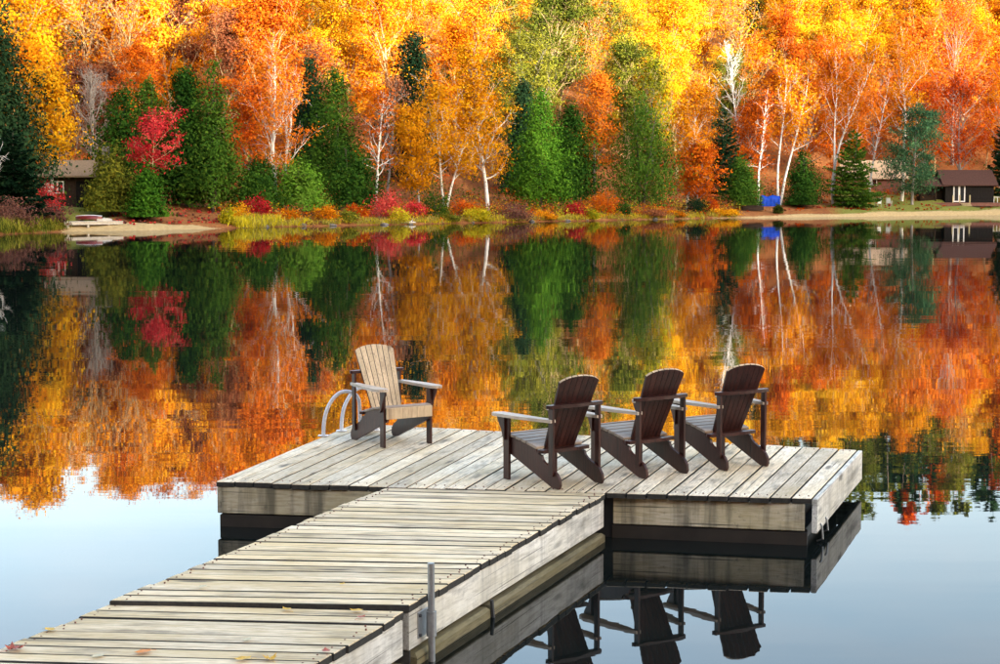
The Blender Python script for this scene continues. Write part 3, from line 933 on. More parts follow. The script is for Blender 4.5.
for (y, x, dd) in cands:
    if any((x - a) ** 2 + (y - b) ** 2 < 9 for a, b in used_clear): continue
    z = gz(x, y)
    s = F / y
    px = CX + x / y * F
    crow = YH + (HC - z - 8) * s                          # row where its crown shows
    best = sorted(ZONES, key=lambda q: (q[0] - px) ** 2 + 1.6 * (q[1] - max(crow, -110)) ** 2)[:2]
    kinds = best[0][2].split() if hr.random() < .72 else best[1][2].split()
    kind = kinds[hr.integers(len(kinds))]
    sc_ = hr.uniform(.8, 1.5)
    if 0 < px < 1000 and crow > -25 and NIND < 300:
        tr, cr, _ = hill_variant(kind, int(hr.integers(2)))
        nm = {'dark': 'evergreen_tree', 'bare': 'bare_hill_tree'}.get(kind, kind.replace('redor', 'red_orange').replace('dark', 'evergreen') + '_hill_tree')
        root = empty(nm, (x, y, z - .2), hr.uniform(0, 6.28), LABELS[kind], 'tree', 'autumn trees covering the hillside')
        HILL.append((root, kind, px, crow))
        root.scale = (sc_ * hr.uniform(.9, 1.15), sc_ * hr.uniform(.9, 1.15), sc_)
        link('trunk', tr, root); link('crown', cr, root)
        NIND += 1
    elif -260 < px < 1260:
        rest.append((x, y, z, kind, sc_, hr.uniform(0, 6.28), (1900, 2.2) if (-20 < px < 1020 and crow > -40) else (300, 5.6)))
MARKS = [(15, 'left edge conifer'), (56, 'brown cabin'), (98, 'leafless grey tree'), (150, 'crimson maple'), (212, 'biggest cedar'), (278, 'rusty orange birch'),
         (335, 'olive green cedar'), (376, 'straight leafless white birch'), (413, 'isolated dark spruce'), (446, 'yellow birch'), (488, 'tall orange birch'), (541, 'bright green cone shaped cedar'), (594, 'peach orange tree'),
         (640, 'broad double-crowned cedar'), (688, 'leaning orange maple'), (740, 'leafless branching birch'), (779, 'blue tarpaulin'), (832, 'forked white birch'), (868, 'pale cabin'), (911, 'white pine'), (965, 'black cottage')]
NTH = ['lowest', 'second', 'third', 'fourth', 'fifth', 'sixth', 'seventh', 'eighth', 'ninth', 'tenth', 'eleventh', 'twelfth', 'thirteenth', 'fourteenth', 'fifteenth', 'sixteenth', 'seventeenth', 'eighteenth']
SHORT = {'yellow': 'lemon yellow', 'gold': 'golden orange', 'orange': 'deep orange', 'redor': 'red-orange', 'russet': 'brown-russet', 'lime': 'yellow-green', 'olive': 'olive green', 'dark': 'dark evergreen', 'bare': 'nearly leafless tan'}
cols_ = {}
for h in HILL:
    mk = min(MARKS, key=lambda q: abs(q[0] - h[2]))[1]
    cols_.setdefault((mk, h[1]), []).append(h)
for (mk, kd), lst in cols_.items():
    lst.sort(key=lambda q: -q[3])
    for i_, h in enumerate(lst):
        h[0]['label'] = '%s hillside tree above the %s' % (SHORT[kd], mk) + ('' if len(lst) == 1 else ', %s one up' % NTH[min(i_, 17)])
print('HILL', len(cands), NIND, len(rest), sum(1 for q in rest if q[6][0] > 600))
by = {}
for r_ in rest: by.setdefault(r_[3], []).append(r_)
VV, TT, MI, mats = [], [], [], []
for kind, lst in by.items():
    _, _, b = hill_variant(kind, 0)
    if kind not in mats: mats.append(kind)
    for (x, y, z, _, s_, a, (nn, mg)) in lst:
        n = len(b[2])
        nn = min(nn, n)
        pick = hr.choice(n, nn, replace=False)
        V = b[1].reshape(-1, 4, 3)[pick]
        c = V.mean(1, keepdims=True)
        V = (c + (V - c) * mg) * s_
        ca, sa = math.cos(a), math.sin(a)
        V = np.stack([V[..., 0] * ca - V[..., 1] * sa + x, V[..., 0] * sa + V[..., 1] * ca + y, V[..., 2] + z], -1)
        VV.append(V.reshape(-1, 3)); TT.append(b[2][pick]); MI.append(np.full(nn, mats.index(kind)))
VV = np.concatenate(VV)
wm = np_mesh('hilltop_wood', VV, np.arange(len(VV)).reshape(-1, 4), mats=[LEAF['gold' if k == 'bare' else k] for k in mats], tint=np.concatenate(TT), mi=np.concatenate(MI))
tag(link('hilltop_wood', wm), 'unbroken orange and yellow wood running on up over the hilltop', 'wood', kind='stuff')

# unseen wood added on the ridge behind the camera to shade lake and shore
VV, TT = [], []
_, _, b = hill_variant('gold', 1)
for k in range(1000):
    x, y = hr.uniform(-250, 560), -hr.uniform(40, 260)
    z = gz(x, y)
    pick = hr.choice(len(b[2]), 80, replace=False)
    V = b[1].reshape(-1, 4, 3)[pick]
    c = V.mean(1, keepdims=True)
    V = (c + (V - c) * 11) * hr.uniform(.8, 1.2)
    VV.append((V + np.array([x, y, z])).reshape(-1, 3)); TT.append(b[2][pick])
VV = np.concatenate(VV)
tag(link('shade_ridge_wood', np_mesh('shade_ridge_wood', VV, np.arange(len(VV)).reshape(-1, 4), mats=[LEAF['gold']], tint=np.concatenate(TT))),
    'unseen wooded ridge added behind the viewer to shade the lake', 'wood', kind='stuff')

# ------------------------------------------------------------------ shrubs, undergrowth and stones on the far bank
SHRUBS = [
 ('red_shrub', 'crimson bush left of the lime grass clump on the left shore', 'red', 259, 3.2, 199, 26),
 ('yellow_shrub', 'bright yellow bush beside the crimson bush on the left shore', 'yellow', 243, 2.0, 205, 14),
 ('yellow_shrub', 'pale yellow bush at the end of the left sand beach', 'lime', 228, 1.8, 211, 14),
 ('gold_shrub', 'amber bush below the rusty orange birch', 'gold', 288, 2.2, 210, 24),
 ('yellow_shrub', 'round amber-yellow bush left of the scarlet bush', 'gold', 325, 2.0, 206, 24),
 ('green_shrub', 'low olive bush at the water right of the amber-yellow bush', 'olive', 346, 1.6, 212, 24),
 ('orange_shrub', 'orange-red sprawling bush touching the scarlet bush', 'redor', 358, 3.0, 203, 22),
 ('scarlet_shrub', 'big scarlet bush at the foot of the straight white birch', 'red', 384, 2.8, 194, 38),
 ('green_shrub', 'yellow-green bush in front of the scarlet bush', 'lime', 398, 1.3, 209, 24),
 ('dark_red_shrub', 'dark red bush right of the scarlet bush', 'red', 416, 3.4, 200, 22),
 ('green_shrub', 'tall green bush under the yellow birch', 'cedar', 436, 2.4, 186, 26),
 ('olive_shrub', 'low olive bush under the tall orange birch', 'olive', 446, 1.2, 212, 30),
 ('red_shrub', 'dull red bush left of the leaning white trunk', 'redor', 462, 3.4, 201, 26),
 ('yellow_shrub', 'straw yellow bush at the waterline before the plum bush', 'lime', 475, 1.4, 209, 30),
 ('plum_shrub', 'rounded plum-brown bush overhanging the water near the middle', 'plum', 513, 1.0, 205, 38),
 ('yellow_shrub', 'low golden bush below the cone shaped cedar', 'gold', 540, 1.4, 211, 30),
 ('pink_red_shrub', 'pink-red bush right of the cone shaped cedar', 'red', 574, 2.2, 202, 22),
 ('yellow_shrub', 'small yellow bush beside the pink-red bush', 'lime', 588, 1.2, 209, 22),
 ('orange_shrub', 'round rust orange bush left of the broad cedar', 'orange', 604, 3.4, 194, 28),
 ('green_shrub', 'small green bush beneath the broad cedar, left side', 'cedar', 622, 2.0, 205, 18),
 ('brown_shrub', 'brown-red bush beneath the broad cedar', 'russet', 646, 2.0, 209, 36),
 ('yellow_shrub', 'low yellow bush on the sand right of the broad cedar', 'gold', 672, 1.6, 211, 24),
 ('green_shrub', 'dark green bush below the orange maple', 'dark', 692, 3.0, 197, 26),
 ('red_shrub', 'small red bush below the dark conifer', 'redor', 712, 3.0, 201, 16),
 ('yellow_shrub', 'low yellow bush at the left end of the right beach', 'yellow', 722, 1.6, 209, 28),
 ('green_shrub', 'tiny green bush on the slope under the blue tarpaulin', 'olive', 778, 2.6, 204, 9),
 ('red_shrub', 'red bush standing beside the brown cabin at the left', 'red', 50, 6.0, 186, 22),
 ('brown_shrub', 'large twiggy brown-red bush at the left shore', 'plum', 44, 2.6, 198, 44),
 ('green_shrub', 'twiggy dark bush at the far left shore', 'plum', 12, 2.6, 202, 46),
]
for i, (nm, lab, lf, px, d, ytop, wpx) in enumerate(SHRUBS):
    x, Y, z = spot(px, d)
    H = max(.5, tall(Y, z, ytop)); W = wpx * Y / F
    plant(nm, 'bush', lab, shrub(900 + i * 7, H, W, int(1300 + 500 * W), .15, 16), lf, 'brown', (x, Y, z - .05), 0, 'bushes along the far bank', 'foliage', 'stems')

def scatter_plants(name, label, n, pxr, dr, hr_, kinds, size, seed, upright=.5, per=26, cat='ground cover'):
    rng = np.random.default_rng(seed)
    VV, TT, MI = [], [], []
    for _ in range(n):
        px, d = rng.uniform(*pxr), rng.uniform(dr[0], dr[1])
        x, Y, z = spot(px, d)
        h = rng.uniform(*hr_); k = per
        C = rng.normal(0, 1, (k, 3)) * np.array([h * .55, h * .55, 0]) + np.array([x, Y, z])
        C[:, 2] += rng.uniform(.05, 1, k) * h
        V, t = leaf_arrays(rng, C, size, .5 * rng.random() + .5 * rng.random(k), flat=.2, droop=None if upright < .6 else np.tile([0, 0, 1.6], (k, 1)), aspect=.5 if upright < .6 else .10)
        VV.append(V); TT.append(t); MI.append(np.full(k, rng.integers(len(kinds))))
    V = np.concatenate(VV)
    me = np_mesh(name, V, np.arange(len(V)).reshape(-1, 4), mats=[LEAF[k] for k in kinds], tint=np.concatenate(TT), mi=np.concatenate(MI))
    return tag(link(name, me), label, cat, kind='stuff')

scatter_plants('bank_undergrowth', 'mixed low leafy undergrowth along the wooded bank', 1200, (222, 735), (.6, 11), (.25, 1.2), ['russet', 'gold', 'olive', 'redor', 'russet', 'plum', 'lime'], .17, 1)
scatter_plants('forest_undergrowth', 'dim brushy undergrowth between the trunks of the shore trees', 620, (-40, 1040), (12, 40), (.5, 1.8), ['russet', 'orange', 'olive', 'redor', 'russet', 'cedar'], .26, 2)
scatter_plants('shore_grass', 'lime yellow grass at the water below the crimson bush', 130, (236, 278), (.3, 1.6), (.35, .7), ['grass', 'lime'], .5, 3, .9, 30, 'grass')
scatter_plants('bank_grass', 'straw coloured grass fringe along the middle of the far bank', 420, (278, 735), (.3, 1.5), (.2, .5), ['grass', 'lime', 'grass'], .38, 4, .9, 22, 'grass')
scatter_plants('reed_grass', 'yellow-green reeds at the far left waterline', 240, (-60, 62), (.3, 2.4), (.3, .75), ['grass', 'olive', 'grass'], .5, 5, .9, 26, 'grass')
scatter_plants('fallen_leaf_cover', 'red and orange fallen leaves over the slope above the right beach', 900, (640, 1010), (4, 26), (.03, .10), ['redor', 'orange', 'russet', 'red'], .18, 6, .3, 20, 'fallen leaves')
scatter_plants('fallen_leaf_drift', 'pinkish brown fallen leaves above the left sand beach', 420, (110, 240), (2.2, 12), (.03, .08), ['russet', 'plum', 'red'], .16, 7, .3, 20, 'fallen leaves')

srng = np.random.default_rng(77)
ORD = ['first', 'second', 'third', 'fourth', 'fifth', 'sixth', 'seventh', 'eighth', 'ninth', 'tenth', 'eleventh', 'twelfth', 'thirteenth', 'fourteenth', 'fifteenth', 'sixteenth', 'seventeenth', 'eighteenth', 'nineteenth', 'twentieth']
for i in range(14):
    px = 235 + 36 * i + float(srng.uniform(-14, 14)); d = float(srng.uniform(-.1, .7))
    x, Y, z = spot(px, d)
    bm = bmesh.new()
    bmesh.ops.create_icosphere(bm, subdivisions=2, radius=1)
    r = srng.uniform(.10, .28)
    for v in bm.verts:
        v.co = Vector((v.co.x * 1.4, v.co.y, v.co.z * .6)) * r * (1 + .16 * math.sin(v.co.x * 5 + i) + .12 * math.sin(v.co.z * 7 + v.co.y * 4 + i))
    m_ = bpy.data.meshes.new('shore_stone'); bm.to_mesh(m_); bm.free(); m_.materials.append(M_STONE)
    tag(link('shore_stone', m_, None, (x, Y, max(z, 0) + .02), srng.uniform(0, 6)), '%s small grey stone from the left along the far waterline' % ORD[i], 'stone', 'stones at the far waterline')

# ------------------------------------------------------------------ buildings and things on the far shore
def gable_roof(mb, x0, x1, y0, y1, z0, rise, over=.35, th=.12, m=0, hip=0.0):
    xa, xb, ya, yb = x0 - over, x1 + over, y0 - over, y1 + over
    ym = (ya + yb) / 2
    k = over / ((yb - ya) / 2) * rise
    for dz, flip in ((th, 0), (0, 1)):
        v = [(xa, ya, z0 - k + dz), (xb, ya, z0 - k + dz), (xb - hip, ym, z0 + rise - k * 0 + dz), (xa + hip, ym, z0 + rise + dz), (xa, yb, z0 - k + dz), (xb, yb, z0 - k + dz)]
        fs = [(0, 1, 2, 3), (3, 2, 5, 4)]
        if hip > 0: fs += [(0, 3, 4), (1, 5, 2)]
        if flip: fs = [tuple(reversed(f)) for f in fs]
        mb.add(v, fs, m)
    n = len(mb.v) - 12
    a, b = n, n + 6
    for (i, j) in ((0, 1), (5, 4)): mb.f.append((b + i, b + j, a + j, a + i)); mb.m.append(m)
    if hip <= 0:
        for (i, j) in ((3, 0), (4, 3), (1, 2), (2, 5)): mb.f.append((b + i, b + j, a + j, a + i)); mb.m.append(m)
    else:
        for (i, j) in ((4, 0), (1, 5)): mb.f.append((b + i, b + j, a + j, a + i)); mb.m.append(m)

def walls(mb, x0, x1, y0, y1, z0, z1, openings=(), rise=0.0, t=.12, m=0):
    """front wall (y0) pierced by openings (xa, xb, za, zb); back and sides closed; gables at the sides"""
    xs_ = sorted(set([x0, x1] + [o[0] for o in openings] + [o[1] for o in openings]))
    zs_ = sorted(set([z0, z1] + [o[2] for o in openings] + [o[3] for o in openings]))
    for a, b in zip(xs_, xs_[1:]):
        for c, d in zip(zs_, zs_[1:]):
            if any(a >= o[0] - 1e-6 and b <= o[1] + 1e-6 and c >= o[2] - 1e-6 and d <= o[3] + 1e-6 for o in openings): continue
            mb.box(((a + b) / 2, y0 + t / 2, (c + d) / 2), (b - a, t, d - c), m=m)
    mb.box(((x0 + x1) / 2, y1 - t / 2, (z0 + z1) / 2), (x1 - x0, t, z1 - z0), m=m)
    for x in (x0 + t / 2, x1 - t / 2):
        mb.box((x, (y0 + y1) / 2, (z0 + z1) / 2), (t, y1 - y0 - 2 * t, z1 - z0), m=m)
        if rise > 0:
            ym = (y0 + y1) / 2
            M = Matrix.Translation((x, 0, 0)) @ Matrix(((0, 0, 1, 0), (1, 0, 0, 0), (0, 1, 0, 0), (0, 0, 0, 1)))
            mb.prism([(y0, z1), (y1, z1), (ym, z1 + rise)], -t / 2, t / 2, M, m)

def framed(parent, name, x0, x1, z0, z1, y, mat, bars=1, fr=.09):
    f = MB()
    f.box((x0 + fr / 2, y, (z0 + z1) / 2), (fr, .10, z1 - z0)); f.box((x1 - fr / 2, y, (z0 + z1) / 2), (fr, .10, z1 - z0))
    f.box(((x0 + x1) / 2, y, z1 - fr / 2), (x1 - x0 - 2 * fr, .10, fr)); f.box(((x0 + x1) / 2, y, z0 + fr / 2), (x1 - x0 - 2 * fr, .10, fr))
    for k in range(bars):
        xx = x0 + (x1 - x0) * (k + 1) / (bars + 1)
        f.box((xx, y, (z0 + z1) / 2), (fr * 1.6, .096, z1 - z0 - 2 * fr))
    o = f.build(name, mat, parent)
    for k in range(bars + 1):
        g = MB()
        a = x0 + (x1 - x0) * k / (bars + 1) + fr * .8; b = x0 + (x1 - x0) * (k + 1) / (bars + 1) - fr * .8
        g.box(((a + b) / 2, y + .02, (z0 + z1) / 2), (b - a, .02, z1 - z0 - 2 * fr))
        g.build('pane', M_GLASS, o)
    return o

# black cottage on the right
x, Y, z = spot(968, 9)
s = F / Y
r = empty('black_cottage', (x, Y, z - .1), R(2), 'black lakeside cottage with brown shingle roof and white glass doors', 'cottage')
w2 = 49 / s / 2
mb = MB(); mb.box((-1.2, 1.6, .2), (2 * w2 + 3.2, 6.2, .42)); mb.build('foundation_deck', M_RUSTWOOD, r)
mb = MB()
walls(mb, -w2, w2, 0, 4.4, .42, 2.62, [(-w2 + .95, -w2 + 2.4, .46, 2.5)], 1.55)
for k in range(18): mb.box((-w2 + .2 + k * (2 * w2 - .4) / 17, -.012, 1.5), (.035, .024, 2.1)) if not (.9 < k * (2 * w2 - .4) / 17 + .2 < 2.45) else None
mb.build('wall', M_BLACKWALL, r)
mb = MB(); gable_roof(mb, -w2, w2, 0, 4.4, 2.62, 1.55, .4); mb.build('roof', M_SHINGLE, r)
framed(r, 'glass_door', -w2 + .97, -w2 + 2.38, .48, 2.48, .02, M_WHITE, 1, .13)
mb = MB()
walls(mb, -w2 - 2.6, -w2 - .02, 1.2, 4.3, .42, 2.3, [(-w2 - 1.9, -w2 - .8, 1.2, 2.0)])
mb.build('porch_wall', M_BROWNWALL, r)
framed(r, 'window', -w2 - 1.88, -w2 - .82, 1.22, 1.98, 1.24, M_BLACKWALL, 1, .06)
mb = MB(); gable_roof(mb, -w2 - 2.7, -w2 - .06, -.1, 4.2, 2.42, .95, .3); mb.build('porch_roof', M_SHINGLE, r)
for xx in (-w2 - 2.55, -w2 - 1.2):
    mb = MB(); mb.box((xx, -.2, 1.35), (.12, .12, 1.86)); mb.build('porch_post', M_BROWNWALL, r)
mb = MB()
for k in range(3): mb.box((-w2 + 1.9, -1.75 - .28 * k, .30 - .12 * k), (1.1, .28, .06))
mb.build('steps', M_TIMBER, r)
for xx in (-w2 + .5, -w2 + 1.3, -w2 + 2.5):
    mb = MB(); mb.box((xx, -1.46, .85), (.12, .1, .9)); mb.build('rail_post', M_TIMBER, r)
# white railing at the right edge
x, Y, z = spot(1006, 8)
r = empty('white_railing', (x, Y, z), 0, 'white painted railing at the right edge beside the black cottage', 'railing')
for k in range(9):
    mb = MB(); mb.box((-1.6 + k * .4, 0, .5), (.07, .07, 1.0)); mb.build('baluster', M_WHITE, r)
mb = MB(); mb.box((0, 0, 1.04), (3.4, .12, .08)); mb.build('top_rail', M_WHITE, r)
mb = MB(); mb.box((0, .06, .22), (3.4, .05, .08)); mb.build('bottom_rail', M_WHITE, r)

# pale roofed cabin behind the spruce
x, Y, z = spot(874, 24)
r = empty('pale_cabin', (x, Y, z - .3), R(-4), 'small cabin with pale cream roof showing between the spruce and the white pine', 'cabin')
mb = MB(); walls(mb, -3.6, 3.6, 0, 4.5, 0, 2.0, [(-1.0, .2, .9, 1.7)], 1.9); mb.build('wall', M_RUSTWOOD, r)
mb = MB(); gable_roof(mb, -3.6, 3.6, 0, 4.5, 2.0, 1.9, .45); mb.build('roof', M_CREAM, r)
framed(r, 'window', -.98, .18, .92, 1.68, .03, M_WHITE, 1, .07)

# brown cabin on the left
x, Y, z = spot(76, 13)
s = F / Y
r = empty('brown_cabin', (x, Y, z - .1), R(6), 'dark brown cabin with tan hip roof behind the golden yellow tree', 'cabin')
mb = MB(); walls(mb, -2.6, 2.6, 0, 4.6, 0, 2.55, [(-1.75, -.75, 1.15, 2.1), (.1, 1.0, .1, 2.1)]); mb.build('wall', M_BROWNWALL, r)
mb = MB(); gable_roof(mb, -2.6, 2.6, 0, 4.6, 2.55, 1.0, .55, hip=1.6); mb.build('roof', M_SHINGLE_T, r)
framed(r, 'window', -1.73, -.77, 1.17, 2.08, .03, M_WHITE, 1, .07)
mb = MB(); mb.box((.55, .06, 1.1), (.86, .05, 1.96)); dr = mb.build('door', M_BLACKWALL, r)
mb = MB(); mb.tube([(.86, .02, 1.05), (.86, -.05, 1.05), (.78, -.05, 1.05)], .02, 6); mb.build('handle', M_STEEL, dr)
mb = MB(); mb.box((-3.0, -.42, 2.44), (.5, .08, .2)); mb.build('fascia', M_WHITE, r)
mb = MB(); mb.box((2.0, 2.6, 4.0), (.5, .5, 1.4)); mb.build('chimney', M_STONE, r)
# lean-to wing
x, Y, z = spot(98, 13.5)
r = empty('cabin_annex', (x, Y, z - .1), R(4), 'low annex with brown sloping roof right of the brown cabin', 'cabin')
mb = MB(); walls(mb, -1.5, 1.5, 0, 3.2, 0, 2.1, []); mb.build('wall', M_BROWNWALL, r)
mb = MB(); gable_roof(mb, -1.5, 1.5, 0, 3.2, 2.1, .7, .4, hip=.8); mb.build('roof', M_SHINGLE, r)
# dish
x, Y, z = spot(49, 9)
r = empty('satellite_dish', (x, Y, z), R(20), 'round white satellite dish left of the brown cabin', 'satellite dish')
mb = MB(); mb.tube([(0, 0, 0), (0, 0, 1.75)], .035, 8); mb.build('pole', M_STEEL, r)
mb = MB()
rings = 6
for i in range(rings + 1):
    rr = .42 * i / rings + 1e-3
    for j in range(20):
        a = j * math.pi / 10
        mb.v.append((rr * math.cos(a), -.10 - .05 + .16 * (1 - (rr / .42) ** 2) , 1.75 + rr * math.sin(a)))
for i in range(rings):
    for j in range(20):
        q = (j + 1) % 20
        mb.f.append((i * 20 + j, i * 20 + q, (i + 1) * 20 + q, (i + 1) * 20 + j)); mb.m.append(0)
mb.build('dish', M_WHITE, r, smooth=True)
mb = MB(); mb.tube([(0, -.12, 1.36), (0, -.5, 1.62), (0, -.5, 1.72)], .015, 6); mb.build('feed_arm', M_DARKMETAL, r)

# little white swimming dock on the left shore
p0, p1 = at(64, 219, 113.8), at(123, 221, 117.5)
ang = math.atan2(p1.y - p0.y, p1.x - p0.x)
L = (p1 - p0).length
zt = .62
r = empty('beach_dock', (p0.x, p0.y, 0), ang, 'small pale grey dock on posts at the left beach', 'dock')
nb = 22
me_b = None
for k in range(nb):
    if me_b is None:
        mb = MB(); mb.box((0, .7, 0), (L / nb - .02, 1.5, .05), ch=.006); me_b = mb.mesh('plank', M_PALEWOOD)
    link('plank', me_b, r, ((k + .5) * L / nb, 0, zt))
for yy in (.02, 1.38):
    mb = MB(); mb.box((L / 2, yy, zt - .115), (L, .06, .17)); mb.build('side_board', M_PALEWOOD, r)
for xx in (.35, 2.0, 3.7):
    for yy in (.12, 1.28):
        mb = MB(); mb.box((xx, yy, zt - .5), (.16, .12, .8)); mb.build('post', M_PALEWOOD, r)

# overturned boats on the left beach
def hull(length, beam, depth, mat, mat2=None, n=14, k=10):
    mb = MB()
    for i in range(n + 1):
        u = i / n
        wv = math.sin(math.pi * min(.985, max(.015, u))) ** .55
        for j in range(k + 1):
            a = math.pi * j / k
            mb.v.append(((u - .5) * length, -math.cos(a) * beam / 2 * wv, math.sin(a) ** .8 * depth * (.75 + .25 * wv)))
    for i in range(n):
        for j in range(k):
            q = i * (k + 1) + j
            mb.f.append((q, q + k + 1, q + k + 2, q + 1)); mb.m.append(1 if (mat2 and 3 <= j <= 6) else 0)
    return mb
x, Y, z = spot(90, 3.6)
r = empty('rowing_boat', (x, Y, z + .2), R(-8), 'white and red boat lying upside down above the small dock', 'boat')
hull(1.9, .8, .30, None, True).build('hull', [M_RED, M_WHITE], r, smooth=True)
mb = MB(); mb.box((0, 0, -.05), (1.9, .1, .06)); mb.build('keel_rest', M_RUSTWOOD, r)
for xx in (-.6, .6):
    mb = MB(); mb.box((xx, 0, -.2), (.1, .8, .36)); mb.build('trestle', M_RUSTWOOD, r)
x, Y, z = spot(105, 3.2)
r = empty('small_dinghy', (x, Y, z), R(60), 'short white dinghy lying upside down beside the red and white boat', 'boat')
hull(1.5, .8, .32, None).build('hull', M_PALEWOOD, r, smooth=True)
mb = MB(); mb.tube([(-.72, 0, .14), (0, 0, .33), (.72, 0, .14)], .02, 6); mb.build('keel', M_WHITE, r)

# blue tarpaulin
x, Y, z = spot(769, 8)
s = F / Y
r = empty('blue_tarpaulin', (x, Y, z), R(3), 'bright blue tarpaulin draped over a stack between the white birches', 'tarpaulin')
mb = MB()
nx_, nz_ = 16, 10
for j in range(nz_ + 1):
    v = j / nz_
    for i in range(nx_ + 1):
        u = i / nx_ - .5
        if v < .4: yy, zz = -.55 - .03 * math.sin(u * 30), v / .4 * 1.15
        elif v < .7: yy, zz = -.5 + (v - .4) / .3 * 1.0, 1.2 + .06 * math.sin(u * 9) + .05 * math.sin(v * 20)
        else: yy, zz = .55 + .03 * math.sin(u * 26), (1 - v) / .3 * 1.15
        mb.v.append((u * 2.0, yy + .02 * math.sin(u * 47 + v * 9), zz + .03 * math.sin(u * 13 + 1)))
for j in range(nz_):
    for i in range(nx_):
        q = j * (nx_ + 1) + i
        mb.f.append((q, q + 1, q + nx_ + 2, q + nx_ + 1)); mb.m.append(0)
mb.build('sheet', M_BLUE, r, smooth=True)
mb = MB()
for k in range(4):
    for j in range(5): mb.tube([(-.9 + .45 * j, -.48, .12 + .25 * k), (-.9 + .45 * j, .48, .12 + .25 * k)], .11, 7)
mb.build('log_stack', M_RUSTWOOD, r)
x, Y, z = spot(752, 5)
r = empty('dark_canoe', (x, Y, z), R(6), 'dark canoe lying upside down left of the blue tarpaulin', 'boat')
hull(2.3, .8, .55, None).build('hull', M_BROWNWALL, r, smooth=True)
mb = MB(); mb.tube([(-1.1, 0, .25), (0, 0, .57), (1.1, 0, .25)], .025, 6); mb.build('keel', M_RUSTWOOD, r)
# grill
x, Y, z = spot(798, 9)
r = empty('barbecue', (x, Y, z), 0, 'dark barbecue with white side shelves right of the blue tarpaulin', 'barbecue')
mb = MB()
for i in range(7):
    a = math.pi * i / 6
    for xx in (-.35, .35): mb.v.append((xx, -math.cos(a) * .3, .75 + math.sin(a) * .32))
for i in range(6): mb.f.append((2 * i, 2 * i + 1, 2 * i + 3, 2 * i + 2)); mb.m.append(0)
mb.f.append(tuple(range(0, 14, 2))); mb.m.append(0); mb.f.append(tuple(range(13, 0, -2))); mb.m.append(0)
mb.box((0, 0, .68), (.7, .6, .14)); mb.build('lid', M_DARKMETAL, r)
for xx in (-.32, .32):
    for yy in (-.25, .25):
        mb = MB(); mb.tube([(xx, yy, 0), (xx, yy, .62)], .025, 6); mb.build('leg', M_DARKMETAL, r)
for xx in (-.6, .6):
    mb = MB(); mb.box((xx, 0, .74), (.46, .5, .05)); mb.build('side_shelf', M_WHITE, r)
# picnic table
x, Y, z = spot(845, 9)
r = empty('picnic_table', (x, Y, z), R(12), 'white picnic table under the pyramid spruce', 'table')
for k in range(5):
    mb = MB(); mb.box((0, -.32 + .16 * k, .74), (1.8, .145, .04)); mb.build('table_board', M_WHITE, r)
for sgn in (-1, 1):
    mb = MB(); mb.box((0, sgn * .72, .44), (1.8, .24, .04)); mb.build('bench_board', M_WHITE, r)
    for xx in (-.62, .62):
        mb = MB(); mb.tube([(xx, sgn * .6, 0), (xx, sgn * .2, .72)], .045, 4); mb.build('leg', M_WHITE, r)
for xx in (-.62, .62):
    mb = MB(); mb.box((xx, 0, .39), (.07, 1.6, .07)); mb.build('cross_bar', M_WHITE, r)
# garden chairs
def garden_chair(px, d, rz, label):
    x, Y, z = spot(px, d)
    r = empty('garden_chair', (x, Y, z), R(rz), label, 'chair')
    for xx in (-.24, .24):
        for (ya, za) in ((-.24, .62), (.24, .62)):
            mb = MB(); mb.tube([(xx, ya * 1.1, 0), (xx, ya, za)], .02, 6); mb.build('leg', M_STEEL, r)
        mb = MB(); mb.box((xx, 0, .63), (.06, .56, .03)); mb.build('armrest', M_WHITE, r)
    mb = MB(); mb.box((0, 0, .42), (.46, .5, .04)); mb.build('seat', M_WHITE, r)
    mb = MB(); mb.box((0, .27, .72), (.46, .04, .56), Matrix.Rotation(-.18, 3, 'X')); mb.build('backrest', M_WHITE, r)
garden_chair(877, 7.5, 200, 'pale garden chair on the grass left of the white pine, nearer the spruce')
garden_chair(888, 7.8, 150, 'pale garden chair on the grass at the foot of the white pine')
# buoy and driftwood
p = at(787, 217.5, 184.0)
r = empty('buoy', (p.x, p.y, 0), 0, 'tiny white buoy floating off the right beach', 'buoy')
bm = bmesh.new(); bmesh.ops.create_uvsphere(bm, u_segments=16, v_segments=10, radius=.2)
m_ = bpy.data.meshes.new('float'); bm.to_mesh(m_); bm.free(); m_.materials.append(M_WHITE)
link('float', m_, r, (0, 0, .1))
mb = MB(); mb.tube([(0, 0, .28), (0, 0, .45)], .03, 8); mb.build('handle', M_WHITE, r)
x, Y, z = spot(409, .35)
r = empty('driftwood', (x, Y, .1), R(12), 'bleached forked driftwood log at the waterline below the scarlet bush', 'log')
mb = MB(); mb.tube([(-.6, 0, 0), (-.1, .05, .06), (.35, 0, .1), (.6, .1, .05)], [.09, .08, .06, .02], 7); mb.build('log', BARK['birch'], r)
mb = MB(); mb.tube([(.1, .03, .08), (.3, -.05, .28), (.34, -.02, .42)], [.05, .03, .01], 6); mb.build('stub', BARK['birch'], r)
# pale house high on the slope
x, Y = at(321, 12, 236).x, 236.0
z = gz(x, Y)
r = empty('hillside_house', (x, Y, z), R(10), 'white house peeping out of the wood at the top of the photo', 'house')
HZ = at(321, 10, Y).z - z
mb = MB(); walls(mb, -2.2, 2.2, 0, 4, -1, HZ + 1.2, [(-.6, .6, HZ - .6, HZ + .5)], 1.3); mb.build('wall', M_WHITE, r)
mb = MB(); gable_roof(mb, -2.2, 2.2, 0, 4, HZ + 1.2, 1.3, .4); mb.build('roof', M_SHINGLE, r)
framed(r, 'window', -.58, .58, HZ - .58, HZ + .48, .03, M_WHITE, 1, .08)

# ------------------------------------------------------------------ the dock
DZ = HC - 2.27
drng = np.random.default_rng(11)

